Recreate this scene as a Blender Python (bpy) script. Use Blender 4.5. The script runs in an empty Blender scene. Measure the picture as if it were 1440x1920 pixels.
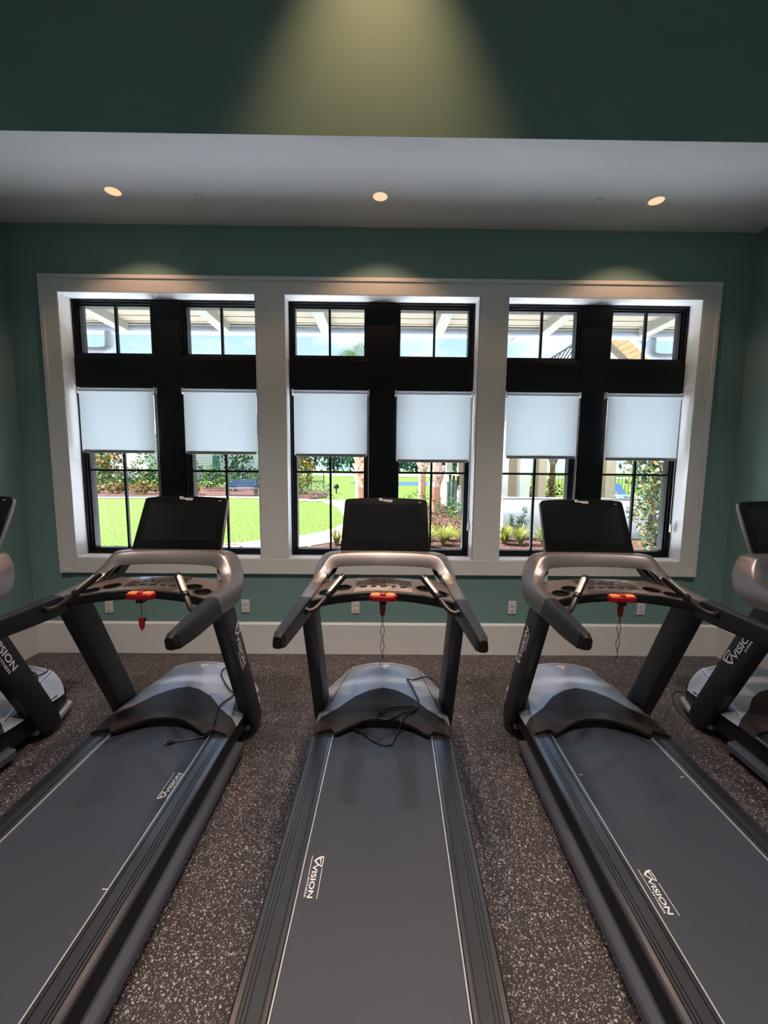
import bpy, bmesh, math, random
import numpy as np
from mathutils import Vector, Matrix
random.seed(7); RNG = np.random.default_rng(7)
sc = bpy.context.scene
COL = sc.collection

# ------------------------------------------------------------------ camera
CAM_F, CAM_P, CAM_R, CAM_Y = 790.731, 0.1123, 0.0093, 0.0085
CAM_POS = Vector((0.0002, -3.6, 1.6773))
cp, sp, cy, sy = math.cos(CAM_P), math.sin(CAM_P), math.cos(CAM_Y), math.sin(CAM_Y)
fwd = Vector((sy*cp, cy*cp, -sp)); r0 = Vector((cy, -sy, 0)); u0 = r0.cross(fwd)
rgt = math.cos(CAM_R)*r0 + math.sin(CAM_R)*u0; upv = -math.sin(CAM_R)*r0 + math.cos(CAM_R)*u0
cam = bpy.data.cameras.new('camera'); camo = bpy.data.objects.new('camera', cam); COL.objects.link(camo)
cam.sensor_fit = 'HORIZONTAL'; cam.sensor_width = 36; cam.lens = CAM_F/1440*36
cam.clip_start = .02; cam.clip_end = 500
camo.matrix_world = Matrix(((rgt.x, upv.x, -fwd.x, CAM_POS.x), (rgt.y, upv.y, -fwd.y, CAM_POS.y), (rgt.z, upv.z, -fwd.z, CAM_POS.z), (0, 0, 0, 1)))
sc.camera = camo

# ------------------------------------------------------------------ world, sun, lamps, exposure
sc.view_settings.view_transform = 'Standard'; sc.view_settings.look = 'None'
sc.view_settings.exposure = 0.8; sc.view_settings.gamma = 1.0; sc.view_settings.use_curve_mapping = False
sc.cycles.max_bounces = 10; sc.cycles.diffuse_bounces = 6; sc.cycles.glossy_bounces = 4
sc.cycles.transmission_bounces = 6; sc.cycles.transparent_max_bounces = 16
sc.cycles.use_denoising = True; sc.cycles.sample_clamp_indirect = 20.0
SKY_STRENGTH = .82
w = bpy.data.worlds.new('sky'); sc.world = w; w.use_nodes = True
nt = w.node_tree; nt.nodes.clear()
def N(t, ty, **kw):
    n = t.nodes.new(ty)
    for k, v in kw.items():
        if k in n.inputs.keys(): n.inputs[k].default_value = v
        else: setattr(n, k, v)
    return n
out = N(nt, 'ShaderNodeOutputWorld'); bg = N(nt, 'ShaderNodeBackground', Strength=SKY_STRENGTH)
tc = N(nt, 'ShaderNodeTexCoord'); sep = N(nt, 'ShaderNodeSeparateXYZ')
nt.links.new(tc.outputs['Generated'], sep.inputs[0])
grad = N(nt, 'ShaderNodeValToRGB'); nt.links.new(sep.outputs['Z'], grad.inputs[0])
e = grad.color_ramp.elements; e[0].position = 0.0; e[0].color = (.62, .82, 1.0, 1); e[1].position = .75; e[1].color = (.26, .52, .92, 1)
mp = N(nt, 'ShaderNodeMapping'); mp.inputs['Scale'].default_value = (2.2, 2.2, 5.0); nt.links.new(tc.outputs['Generated'], mp.inputs[0])
cl = N(nt, 'ShaderNodeTexNoise', Scale=2.3, Detail=7.0, Roughness=.6); nt.links.new(mp.outputs[0], cl.inputs['Vector'])
cr = N(nt, 'ShaderNodeValToRGB'); cr.color_ramp.elements[0].position = .47; cr.color_ramp.elements[1].position = .72
nt.links.new(cl.outputs[0], cr.inputs[0])
mx = N(nt, 'ShaderNodeMixRGB'); mx.inputs[2].default_value = (.98, .99, 1.0, 1)
nt.links.new(cr.outputs[0], mx.inputs[0]); nt.links.new(grad.outputs[0], mx.inputs[1])
nt.links.new(mx.outputs[0], bg.inputs[0]); nt.links.new(bg.outputs[0], out.inputs[0])

def lamp(name, kind, loc, energy, color, target=None, **kw):
    l = bpy.data.lights.new(name, kind); l.energy = energy; l.color = color
    for k, v in kw.items(): setattr(l, k, v)
    o = bpy.data.objects.new(name, l); COL.objects.link(o); o.location = loc
    d = (Vector(target)-Vector(loc)) if target else Vector((0, 0, -1))
    o.rotation_euler = d.to_track_quat('-Z', 'Y').to_euler()
    return o
WARM = (1.0, .87, .78)
lamp('sun', 'SUN', (0, 0, 30), 30.0, (.97, .98, 1.0), target=(8, -3.5, 16), angle=.01)
# ceiling downlights of the tall room behind the lowered ceiling
for lx in (-1.9, 0.0, 1.9):
    for ly, en in ((-2.7, 235), (-6.4, 280)):
        lamp('ceiling_lamp', 'SPOT', (lx, ly, 5.5), en, WARM, spot_size=math.radians(84), spot_blend=.7, shadow_soft_size=.09)
# narrow downlight that washes the upper wall
lamp('wall_wash_lamp', 'SPOT', (-.05, -1.42, 5.5), 150, (1, .62, .30), target=(-.05, -1.26, 3.0), spot_size=math.radians(56), spot_blend=.8, shadow_soft_size=.05)
CAN_ENERGY = 11

# ------------------------------------------------------------------ helpers
def lin(c): return tuple((v/12.92 if v <= .04045 else ((v+.055)/1.055)**2.4) for v in (x/255 for x in c))
MATS = {}
LEAF_K = .25
def dk(c, k):
    """the same hue at k times the reflectance"""
    return tuple(255*(12.92*v if v <= .0031308 else 1.055*v**(1/2.4)-.055) for v in (x*k for x in lin(c)))
def mat(name, rgb, rough=.5, metal=0.0, var=0.0, scale=20.0, bump=0.0, bscale=None, spec=.5, coat=0.0):
    if name in MATS: return MATS[name]
    m = bpy.data.materials.new(name); m.use_nodes = True; t = m.node_tree
    b = t.nodes['Principled BSDF']; c = lin(rgb)
    b.inputs['Base Color'].default_value = (*c, 1); b.inputs['Roughness'].default_value = rough
    b.inputs['Metallic'].default_value = metal; b.inputs['Specular IOR Level'].default_value = spec
    if coat: b.inputs['Coat Weight'].default_value = coat; b.inputs['Coat Roughness'].default_value = .12
    if var or bump:
        co = N(t, 'ShaderNodeTexCoord')
        if var:
            n = N(t, 'ShaderNodeTexNoise', Scale=scale, Detail=4.0); t.links.new(co.outputs['Object'], n.inputs['Vector'])
            r = N(t, 'ShaderNodeValToRGB'); r.color_ramp.elements[0].position = .3; r.color_ramp.elements[1].position = .7
            r.color_ramp.elements[0].color = (*[v*(1-var) for v in c], 1); r.color_ramp.elements[1].color = (*[min(1, v*(1+var)) for v in c], 1)
            t.links.new(n.outputs[0], r.inputs[0]); t.links.new(r.outputs[0], b.inputs['Base Color'])
        if bump:
            n2 = N(t, 'ShaderNodeTexNoise', Scale=bscale or scale, Detail=3.0); t.links.new(co.outputs['Object'], n2.inputs['Vector'])
            bp = N(t, 'ShaderNodeBump', Strength=bump, Distance=.01); t.links.new(n2.outputs[0], bp.inputs['Height']); t.links.new(bp.outputs[0], b.inputs['Normal'])
    MATS[name] = m; return m
def leafmat(name, stops, rough=.5, scale=3.0, trans=.25, k_=None):
    if name in MATS: return MATS[name]
    m = bpy.data.materials.new(name); m.use_nodes = True; t = m.node_tree; b = t.nodes['Principled BSDF']
    co = N(t, 'ShaderNodeTexCoord'); n = N(t, 'ShaderNodeTexNoise', Scale=scale, Detail=3.0); t.links.new(co.outputs['Object'], n.inputs['Vector'])
    r = N(t, 'ShaderNodeValToRGB'); t.links.new(n.outputs[0], r.inputs[0])
    k = len(stops); el = r.color_ramp.elements
    while len(el) < k: el.new(.5)
    for i, s in enumerate(stops): el[i].position = .32+.36*i/(k-1); el[i].color = (*lin(dk(s, k_ or LEAF_K)), 1)
    t.links.new(r.outputs[0], b.inputs['Base Color']); b.inputs['Roughness'].default_value = rough; b.inputs['Specular IOR Level'].default_value = .08
    tr = N(t, 'ShaderNodeBsdfTranslucent'); t.links.new(r.outputs[0], tr.inputs[0])
    ms = N(t, 'ShaderNodeMixShader'); ms.inputs[0].default_value = trans
    o = t.nodes['Material Output']; t.links.new(b.outputs[0], ms.inputs[1]); t.links.new(tr.outputs[0], ms.inputs[2]); t.links.new(ms.outputs[0], o.inputs[0])
    MATS[name] = m; return m

class MB:
    def __init__(s): s.v = []; s.f = []
    def add(s, vs, fs):
        o = len(s.v); s.v += [tuple(p) for p in vs]; s.f += [tuple(i+o for i in f) for f in fs]; return s
    def box(s, x0, x1, y0, y1, z0, z1, M=None):
        vs = [Vector((x, y, z)) for z in (z0, z1) for y in (y0, y1) for x in (x0, x1)]
        if M: vs = [M @ v for v in vs]
        return s.add(vs, [(0, 2, 3, 1), (4, 5, 7, 6), (0, 1, 5, 4), (2, 6, 7, 3), (0, 4, 6, 2), (1, 3, 7, 5)])
    def rings(s, R, closed=True, caps=True):
        n = len(R[0]); vs = [p for r in R for p in r]; fs = []
        for i in range(len(R)-1):
            for j in range(n if closed else n-1):
                k = (j+1) % n; fs.append((i*n+j, i*n+k, (i+1)*n+k, (i+1)*n+j))
        if caps and closed: fs.append(tuple(range(n-1, -1, -1))); fs.append(tuple((len(R)-1)*n+j for j in range(n)))
        return s.add(vs, fs)
    def tube(s, path, r, n=8, caps=True):
        P = [Vector(p) for p in path]; R = []
        rr = r if hasattr(r, '__len__') else [r]*len(P); nrm = None
        for i, p in enumerate(P):
            d = (P[min(i+1, len(P)-1)]-P[max(i-1, 0)]).normalized()
            if nrm is None: nrm = d.orthogonal().normalized()
            else:
                nrm = nrm - d*nrm.dot(d); nrm = nrm.normalized() if nrm.length > 1e-6 else d.orthogonal().normalized()
            b = d.cross(nrm)
            R.append([p+(nrm*math.cos(2*math.pi*j/n)+b*math.sin(2*math.pi*j/n))*rr[i] for j in range(n)])
        return s.rings(R, caps=caps)
    def lathe(s, prof, c=(0, 0, 0), n=20, caps=True):
        R = [[(c[0]+r*math.cos(2*math.pi*j/n), c[1]+r*math.sin(2*math.pi*j/n), c[2]+z) for j in range(n)] for r, z in prof]
        return s.rings(R, caps=caps)
    def prism(s, poly, z0, z1, M=None):
        n = len(poly); vs = [Vector((x, y, z0)) for x, y in poly]+[Vector((x, y, z1)) for x, y in poly]
        if M: vs = [M @ v for v in vs]
        return s.add(vs, [tuple(range(n-1, -1, -1)), tuple(range(n, 2*n))]+[(i, (i+1) % n, n+(i+1) % n, n+i) for i in range(n)])
    def mesh(s, name, m, smooth=False):
        me = bpy.data.meshes.new(name); me.from_pydata(s.v, [], s.f)
        bm = bmesh.new(); bm.from_mesh(me); bmesh.ops.recalc_face_normals(bm, faces=bm.faces); bm.to_mesh(me); bm.free()
        if smooth: me.polygons.foreach_set('use_smooth', [True]*len(me.polygons))
        for mm in (m if isinstance(m, (list, tuple)) else [m]): me.materials.append(mm)
        return me
    def build(s, name, m, parent=None, smooth=False, bevel=0, loc=None, sub=0):
        o = bpy.data.objects.new(name, s.mesh(name, m, smooth)); COL.objects.link(o)
        if parent: o.parent = parent
        if loc: o.location = loc
        if bevel:
            b = o.modifiers.new('bevel', 'BEVEL'); b.width = bevel; b.segments = 2; b.limit_method = 'ANGLE'; b.angle_limit = math.radians(35)
        if sub:
            b = o.modifiers.new('sub', 'SUBSURF'); b.levels = sub; b.render_levels = sub
        if smooth and not sub: sharp(o)
        return o
def sharp(o, ang=38):
    a = math.radians(ang); me = o.data
    bm = bmesh.new(); bm.from_mesh(me)
    for ed in bm.edges:
        if len(ed.link_faces) == 2 and ed.calc_face_angle(0) > a: ed.smooth = False
    bm.to_mesh(me); bm.free()
def box(name, m, x0, x1, y0, y1, z0, z1, parent=None, bevel=0): return MB().box(x0, x1, y0, y1, z0, z1).build(name, m, parent, bevel=bevel)
def tag(o, label=None, cat=None, group=None, kind=None):
    if label: o['label'] = label
    if cat: o['category'] = cat
    if group: o['group'] = group
    if kind: o['kind'] = kind
    return o
def empty(name, loc=(0, 0, 0), rz=0, label=None, cat=None, group=None, kind=None):
    o = bpy.data.objects.new(name, None); COL.objects.link(o); o.location = loc; o.rotation_euler = (0, 0, rz); o.empty_display_size = .1
    return tag(o, label, cat, group, kind)
def copy_tree(o, parent=None):
    c = o.copy(); COL.objects.link(c)
    if parent: c.parent = parent
    for ch in list(o.children): copy_tree(ch, c)
    return c
def cat_rom(P, k):
    P = [np.array(p, float) for p in P]; out = []
    for i in range(len(P)-1):
        a, b, c, d = P[max(i-1, 0)], P[i], P[i+1], P[min(i+2, len(P)-1)]
        for j in range(k):
            t = j/k; out.append(.5*((2*b)+(-a+c)*t+(2*a-5*b+4*c-d)*t*t+(-a+3*b-3*c+d)*t**3))
    out.append(P[-1]); return out
def rquad(Q, r):
    """rounded outline (12 points) of a quad given by its four corners"""
    Q = [np.array(q, float) for q in Q]; out = []
    for i in range(4):
        p, a, b = Q[i], Q[i-1], Q[(i+1) % 4]
        la, lb = np.linalg.norm(a-p), np.linalg.norm(b-p)
        p1 = p+(a-p)*min(.45, r/max(la, 1e-6)); p2 = p+(b-p)*min(.45, r/max(lb, 1e-6))
        out += [p1, .25*p1+.5*p+.25*p2, p2]
    return out
interp = lambda v, xs, ys: float(np.interp(v, xs, ys))

# ------------------------------------------------------------------ materials
M_wall = mat('green_wall_paint', (120, 150, 146), .75, var=.03, scale=2, bump=.04, bscale=300)
M_ceil = mat('ceiling_paint', (214, 212, 210), .85, bump=.03, bscale=250)
M_trim = mat('white_trim_paint', (226, 222, 219), .38, bump=.01, bscale=60)
M_black = mat('black_window_paint', (11, 11, 16), .42, spec=.3)
M_extwall = mat('exterior_white', (226, 226, 224), .8)
M_upr = mat('upright_black', (23, 27, 38), .45, bump=.02, bscale=500)
M_plastic = mat('black_plastic', (20, 20, 22), .38)
M_rubber = mat('handrail_rubber', (25, 28, 36), .45, bump=.02, bscale=400)
M_silver = mat('silver_paint', (128, 120, 120), .36, metal=.7)
M_hood = mat('hood_silver', (186, 188, 198), .36, metal=.45)
M_hoodtrim = mat('hood_trim_plastic', (50, 41, 38), .34, spec=.28)
M_alu = mat('rail_aluminium', (104, 107, 113), .25, metal=.85)
M_strip = mat('bright_strip', (215, 212, 208), .3, metal=.4)
M_ledge = mat('frame_grey', (92, 96, 108), .4, metal=.3)
M_frame = mat('frame_black', (22, 22, 25), .5)
M_screen = mat('screen_glass', (19, 20, 22), .12, spec=.3)
M_bezel = mat('bezel_black', (8, 8, 9), .2, spec=.3)
M_panel = mat('console_bronze', (112, 98, 92), .36, metal=.35)
M_keypad = mat('keypad_film', (80, 70, 66), .10, metal=.3, bump=.55, bscale=14, coat=.8)
M_cup = mat('cup_black', (12, 12, 13), .5)
M_red = mat('red_plastic', (150, 12, 28), .3)
M_orange = mat('orange_plastic', (240, 130, 60), .25)
M_grip = mat('grip_metal', (205, 190, 172), .3, metal=.7)
M_white = mat('logo_white', (232, 228, 226), .5)
M_cord = mat('cord_black', (16, 16, 18), .4)
M_metal = mat('plain_metal', (190, 190, 195), .25, metal=1.0)
M_plate = mat('outlet_white', (222, 216, 212), .4)
M_slot = mat('slot_dark', (30, 28, 28), .6)

def belt_mat():
    m = mat('belt_rubber', (54, 58, 69), .42); t = m.node_tree; b = t.nodes['Principled BSDF']
    co = N(t, 'ShaderNodeTexCoord')
    ws = []
    for ax in ('X', 'Y'):
        wv = N(t, 'ShaderNodeTexWave', Scale=140.0, Distortion=0.0); wv.bands_direction = ax
        t.links.new(co.outputs['Object'], wv.inputs['Vector']); ws.append(wv)
    mul = N(t, 'ShaderNodeMath', operation='MULTIPLY'); t.links.new(ws[0].outputs[1], mul.inputs[0]); t.links.new(ws[1].outputs[1], mul.inputs[1])
    bp = N(t, 'ShaderNodeBump', Strength=.25, Distance=.002); t.links.new(mul.outputs[0], bp.inputs['Height']); t.links.new(bp.outputs[0], b.inputs['Normal'])
    return m
M_belt = belt_mat()
def floor_mat():
    m = mat('rubber_floor', (40, 35, 33), .55); t = m.node_tree; b = t.nodes['Principled BSDF']
    co = N(t, 'ShaderNodeTexCoord')
    dn = N(t, 'ShaderNodeTexNoise', Scale=60.0, Detail=2.0); t.links.new(co.outputs['Object'], dn.inputs['Vector'])
    va = N(t, 'ShaderNodeMixRGB', blend_type='ADD'); va.inputs[0].default_value = .012
    t.links.new(co.outputs['Object'], va.inputs[1]); t.links.new(dn.outputs['Color'], va.inputs[2])
    cur = None
    base = N(t, 'ShaderNodeTexNoise', Scale=1.3, Detail=3.0); t.links.new(co.outputs['Object'], base.inputs['Vector'])
    br = N(t, 'ShaderNodeValToRGB'); br.color_ramp.elements[0].color = (*lin((36, 31, 33)), 1); br.color_ramp.elements[1].color = (*lin((46, 40, 41)), 1)
    t.links.new(base.outputs[0], br.inputs[0]); cur = br.outputs[0]
    for sc_, thr, colr in ((200.0, .80, (158, 148, 148)), (310.0, .80, (118, 109, 112)), (130.0, .945, (176, 164, 160))):
        v = N(t, 'ShaderNodeTexVoronoi', Scale=sc_); t.links.new(va.outputs[0], v.inputs['Vector'])
        sp_ = N(t, 'ShaderNodeSeparateXYZ'); t.links.new(v.outputs['Color'], sp_.inputs[0])
        gt = N(t, 'ShaderNodeMath', operation='GREATER_THAN'); gt.inputs[1].default_value = thr; t.links.new(sp_.outputs[0], gt.inputs[0])
        ds = N(t, 'ShaderNodeMath', operation='LESS_THAN'); ds.inputs[1].default_value = .5; t.links.new(v.outputs['Distance'], ds.inputs[0])
        ml = N(t, 'ShaderNodeMath', operation='MULTIPLY'); t.links.new(gt.outputs[0], ml.inputs[0]); t.links.new(ds.outputs[0], ml.inputs[1])
        mxx = N(t, 'ShaderNodeMixRGB'); mxx.inputs[2].default_value = (*lin(colr), 1)
        t.links.new(ml.outputs[0], mxx.inputs[0]); t.links.new(cur, mxx.inputs[1]); cur = mxx.outputs[0]
    t.links.new(cur, b.inputs['Base Color'])
    bp = N(t, 'ShaderNodeBump', Strength=.3, Distance=.003); t.links.new(dn.outputs[0], bp.inputs['Height']); t.links.new(bp.outputs[0], b.inputs['Normal'])
    return m
M_floor = floor_mat()
def glass_mat():
    m = bpy.data.materials.new('window_glass'); m.use_nodes = True; t = m.node_tree; t.nodes.clear()
    o = N(t, 'ShaderNodeOutputMaterial'); tr = N(t, 'ShaderNodeBsdfTransparent'); tr.inputs[0].default_value = (.97, .99, .99, 1)
    g = N(t, 'ShaderNodeBsdfGlossy', Roughness=.02); ms = N(t, 'ShaderNodeMixShader')
    ge = N(t, 'ShaderNodeNewGeometry'); dt = N(t, 'ShaderNodeVectorMath', operation='DOT_PRODUCT'); t.links.new(ge.outputs['Incoming'], dt.inputs[0]); t.links.new(ge.outputs['Normal'], dt.inputs[1])
    ab = N(t, 'ShaderNodeMath', operation='ABSOLUTE'); t.links.new(dt.outputs['Value'], ab.inputs[0]); om = N(t, 'ShaderNodeMath', operation='SUBTRACT'); om.inputs[0].default_value = 1; t.links.new(ab.outputs[0], om.inputs[1])
    pw = N(t, 'ShaderNodeMath', operation='POWER'); pw.inputs[1].default_value = 5; t.links.new(om.outputs[0], pw.inputs[0]); ma = N(t, 'ShaderNodeMath', operation='MULTIPLY_ADD'); ma.inputs[1].default_value = .9; ma.inputs[2].default_value = .035; t.links.new(pw.outputs[0], ma.inputs[0])
    t.links.new(ma.outputs[0], ms.inputs[0]); t.links.new(tr.outputs[0], ms.inputs[1]); t.links.new(g.outputs[0], ms.inputs[2]); t.links.new(ms.outputs[0], o.inputs[0])
    return m
M_glass = glass_mat()
def shade_mat():
    m = bpy.data.materials.new('shade_fabric'); m.use_nodes = True; t = m.node_tree; t.nodes.clear()
    o = N(t, 'ShaderNodeOutputMaterial'); d = N(t, 'ShaderNodeBsdfDiffuse'); tr = N(t, 'ShaderNodeBsdfTranslucent'); ms = N(t, 'ShaderNodeMixShader')
    co = N(t, 'ShaderNodeTexCoord'); mp = N(t, 'ShaderNodeMapping'); mp.inputs['Scale'].default_value = (60, 60, 420); t.links.new(co.outputs['Object'], mp.inputs[0])
    n = N(t, 'ShaderNodeTexNoise', Scale=2.0, Detail=3.0); t.links.new(mp.outputs[0], n.inputs['Vector'])
    r = N(t, 'ShaderNodeValToRGB'); r.color_ramp.elements[0].color = (.62, .67, .69, 1); r.color_ramp.elements[1].color = (.76, .81, .83, 1); t.links.new(n.outputs[0], r.inputs[0])
    t.links.new(r.outputs[0], d.inputs[0]); t.links.new(r.outputs[0], tr.inputs[0]); ms.inputs[0].default_value = .37
    t.links.new(d.outputs[0], ms.inputs[1]); t.links.new(tr.outputs[0], ms.inputs[2]); t.links.new(ms.outputs[0], o.inputs[0])
    return m
M_shade = shade_mat()
def emit_mat(name, col, s):
    m = bpy.data.materials.new(name); m.use_nodes = True; t = m.node_tree; t.nodes.clear()
    o = N(t, 'ShaderNodeOutputMaterial'); em = N(t, 'ShaderNodeEmission', Strength=s); em.inputs[0].default_value = (*col, 1); t.links.new(em.outputs[0], o.inputs[0]); return m
M_led = emit_mat('lamp_glow', (1, .66, .40), .62)

# ------------------------------------------------------------------ room shell
XR, ZC, ZT, YB = 3.02, 3.557, 5.6, -8.6          # half width, soffit height, main ceiling, back wall
OX = (-1.82, 0.0, 1.82); HW = .795; Z0, Z1 = .857, 3.037; WT = .30
def S(o, kind='structure', label=None): o['kind'] = kind; return o if not label else tag(o, label)
S(box('floor', M_floor, -XR-.2, XR+.2, YB-.2, .05, -.12, 0))
wf = MB()
wf.box(-XR-.2, XR+.2, 0, WT, -.2, Z0); wf.box(-XR-.2, XR+.2, 0, WT, Z1, 4.0)
xs = [-XR-.2]
for c in OX: xs += [c-HW, c+HW]
xs.append(XR+.2)
for i in range(0, 8, 2): wf.box(xs[i], xs[i+1], 0, WT, Z0, Z1)
S(wf.build('wall_front', [M_wall, M_extwall]))
me = bpy.data.objects['wall_front'].data
for p in me.polygons:
    if p.normal.y > .5 or (abs(p.normal.y) < .5): p.material_index = 1
S(box('wall_left', M_wall, -XR-.2, -XR, YB-.2, 0, 0, ZT+.1)); S(box('wall_right', M_wall, XR, XR+.2, YB-.2, 0, 0, ZT+.1))
S(box('wall_back', M_wall, -XR-.2, XR+.2, YB-.2, YB, 0, ZT+.1))
S(box('wall_upper_front', M_wall, -XR, XR, -.94, -.80, ZC, ZT+.1))
S(box('ceiling', M_ceil, -XR-.2, XR+.2, -.9399, WT, ZC-.0006, ZC+.12)); S(box('ceiling_main', M_ceil, -XR-.2, XR+.2, YB-.2, -.80, ZT, ZT+.12))
# baseboards with a sloped cap
def baseboard(name, M):
    prof = [(0, 0), (-.019, 0), (-.019, .268), (-.009, .285), (0, .285)]
    m = MB(); L = M['len']
    vs = [(0, y, z) for y, z in prof]+[(L, y, z) for y, z in prof]; n = 5
    m.add(vs, [tuple(range(n)), tuple(range(2*n-1, n-1, -1))]+[(i, (i+1) % n, n+(i+1) % n, n+i) for i in range(n)])
    o = S(m.build(name, M_trim)); o.location = M['loc']; o.rotation_euler = (0, 0, M['rz']); return o
baseboard('baseboard_front', dict(len=2*XR, loc=(-XR, 0, 0), rz=0))
baseboard('baseboard_left', dict(len=-YB-.02, loc=(-XR, YB, 0), rz=math.pi/2))
baseboard('baseboard_right', dict(len=-YB-.02, loc=(XR, -.02, 0), rz=-math.pi/2))
# window casing: outer boards with a backband, the two columns, and the apron
CX, CZ0, CZ1 = 2.755, .725, 3.166
tr = empty('trim_1', (0, 0, 0)); S(tr, label='wide white painted casing round the triple window')
def cas(name, x0, x1, z0, z1, y=-.02): return box(name, M_trim, x0, x1, y, 0, z0, z1, tr, bevel=.002)
cas('head_board', -2.725, 2.725, Z1-.004, CZ1-.03); cas('apron_board', -2.66, 2.66, CZ0, Z0-.001, -.024)
cas('side_board', -2.725, -2.616, CZ0+.03, Z1-.004); cas('side_board', 2.616, 2.725, CZ0+.03, Z1-.004)
cas('backband', -CX, CX, CZ1-.03, CZ1, -.03); cas('backband', -CX, -2.725, CZ0, CZ1-.03, -.03); cas('backband', 2.725, CX, CZ0, CZ1-.03, -.03)
cas('backband', -2.725, -2.66, CZ0, CZ0+.03, -.03); cas('backband', 2.66, 2.725, CZ0, CZ0+.03, -.03)
for a, b in ((-1.022, -.786), (.798, 1.026)): cas('column_board', a, b, Z0-.001, Z1-.004, -.0215)
for i, c in enumerate(OX):
    t2 = empty(f'trim_{i+2}', (0, 0, 0)); S(t2, label='white jamb lining of the window recess')
    h = HW; th = .006
    box('jamb_board', M_trim, c-h, c-h+th, -.018, .13, Z0, Z1, t2); box('jamb_board', M_trim, c+h-th, c+h, -.018, .13, Z0, Z1, t2)
    box('head_jamb', M_trim, c-h, c+h, -.018, .13, Z1-th, Z1, t2); box('sill_board', M_trim, c-h, c+h, -.018, .13, Z0, Z0+th, t2)
    t3 = empty(f'trim_{i+5}', (0, 0, 0)); S(t3, label='black post and rails between the window units')
    FY = .12; pc = c+.004
    box('post', M_black, pc-.107, pc+.107, FY, .24, Z0+.004, Z1-.004, t3, bevel=.002)
    box('rail', M_black, c-h+.004, pc-.107, FY, .24, 2.312, 2.556, t3, bevel=.002); box('rail', M_black, pc+.107, c+h-.004, FY, .24, 2.312, 2.556, t3, bevel=.002)
# window units (transom + casement)
wn = [0]
def window_unit(x0, x1, z0, z1, hm):
    wn[0] += 1
    W = empty(f'window_{wn[0]}', (0, 0, 0)); S(W, label='black framed window with thin glazing bars')
    cx, cz = (x0+x1)/2, (z0+z1)/2
    for k, (ins, wd, fy, nm) in enumerate(((0, .018, .126, 'frame'), (.016, .018, .144, 'inner_frame'), (.032, .016, .160, 'sash'))):
        a, b, c_, d = x0+ins, x1-ins, z0+ins, z1-ins; m = MB(); y1 = .235
        m.box(a, a+wd, fy, y1, c_, d); m.box(b-wd, b, fy, y1, c_, d); m.box(a+wd, b-wd, fy, y1, c_, c_+wd); m.box(a+wd, b-wd, fy, y1, d-wd, d)
        m.build(nm, M_black, W, bevel=.0015)
    g = .047
    box('muntin', M_black, cx-.009, cx+.009, .166, .192, z0+g, z1-g, W)
    zs = [z0+g, z1-g]
    if hm:
        box('muntin', M_black, x0+g, cx-.009, .167, .191, hm-.009, hm+.009, W); box('muntin', M_black, cx+.009, x1-g, .167, .191, hm-.009, hm+.009, W)
        zs = [z0+g, hm, z1-g]
    for a, b in ((x0+g, cx), (cx, x1-g)):
        for k in range(len(zs)-1): box('pane', M_glass, a, b, .1795, .1805, zs[k], zs[k+1], W)
for c in OX:
    for x0, x1 in ((c-HW+.004, c-.103), (c+.111, c+HW-.004)):
        window_unit(x0, x1, 2.556, Z1-.004, None); window_unit(x0, x1, Z0+.004, 2.312, 1.605)

# ------------------------------------------------------------------ roller shades
shade_lab = ('first pale roller shade from the left, beside the left jamb', 'second pale roller shade from the left, beside the left white column',
 'third pale roller shade from the left, right of the left white column', 'pale roller shade pulled lowest, left of the right white column',
 'pale roller shade right of the right white column, over the white garden wall', 'rightmost pale roller shade, beside the right jamb')
SH = ((-2.572, -1.922, 1.753), (-1.690, -1.050, 1.751), (-.757, -.107, 1.738), (.120, .774, 1.697), (1.064, 1.702, 1.738), (1.926, 2.580, 1.729))
for i, (x0, x1, zb) in enumerate(SH):
    o = empty('roller_shade', ((x0+x1)/2, .092, zb), 0, shade_lab[i], 'window shade', 'roller shades in the lower windows')
    hw = (x1-x0)/2; top = 2.282-zb
    fab = MB(); R = []
    for k in range(14):
        z = .012+(top-.012)*k/13; R.append(z)
    xs_ = np.linspace(-hw+.012, hw-.012, 13)
    vs = [(x, -.016+.0022*math.sin(x*7+i)*(1-k/13), R[k]) for k in range(14) for x in xs_]
    fab.add(vs, [(k*13+j, k*13+j+1, (k+1)*13+j+1, (k+1)*13+j) for k in range(13) for j in range(12)])
    fab.build('fabric', M_shade, o, smooth=True)
    MB().tube([(-hw+.008, 0, top), (hw-.008, 0, top)], .019, 16).build('roller', M_shade, o, smooth=True)
    for s_ in (-1, 1): box('bracket', M_trim, s_*hw-.004, s_*hw+.004, -.024, .026, top-.026, top+.026, o, bevel=.003)
    MB().box(-hw+.022, hw-.022, -.0225, -.0135, 0, .026).build('bottom_bar', mat('bar_grey', (150, 150, 152), .4, metal=.3), o, bevel=.002)
    zc_ = 1.16-zb if i in (3, 5) else 1.30-zb
    ch = MB()
    for dy in (-.012, .012): ch.tube([(hw-.001, dy, top), (hw-.0005, dy, zc_)], .0016, 5)
    ch.build('bead_chain', M_plate, o)
    if i in (3, 5):
        box('tensioner', M_plate, hw-.004, hw+.010, -.013, .013, 1.10-zb, 1.17-zb, o, bevel=.003)

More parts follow.
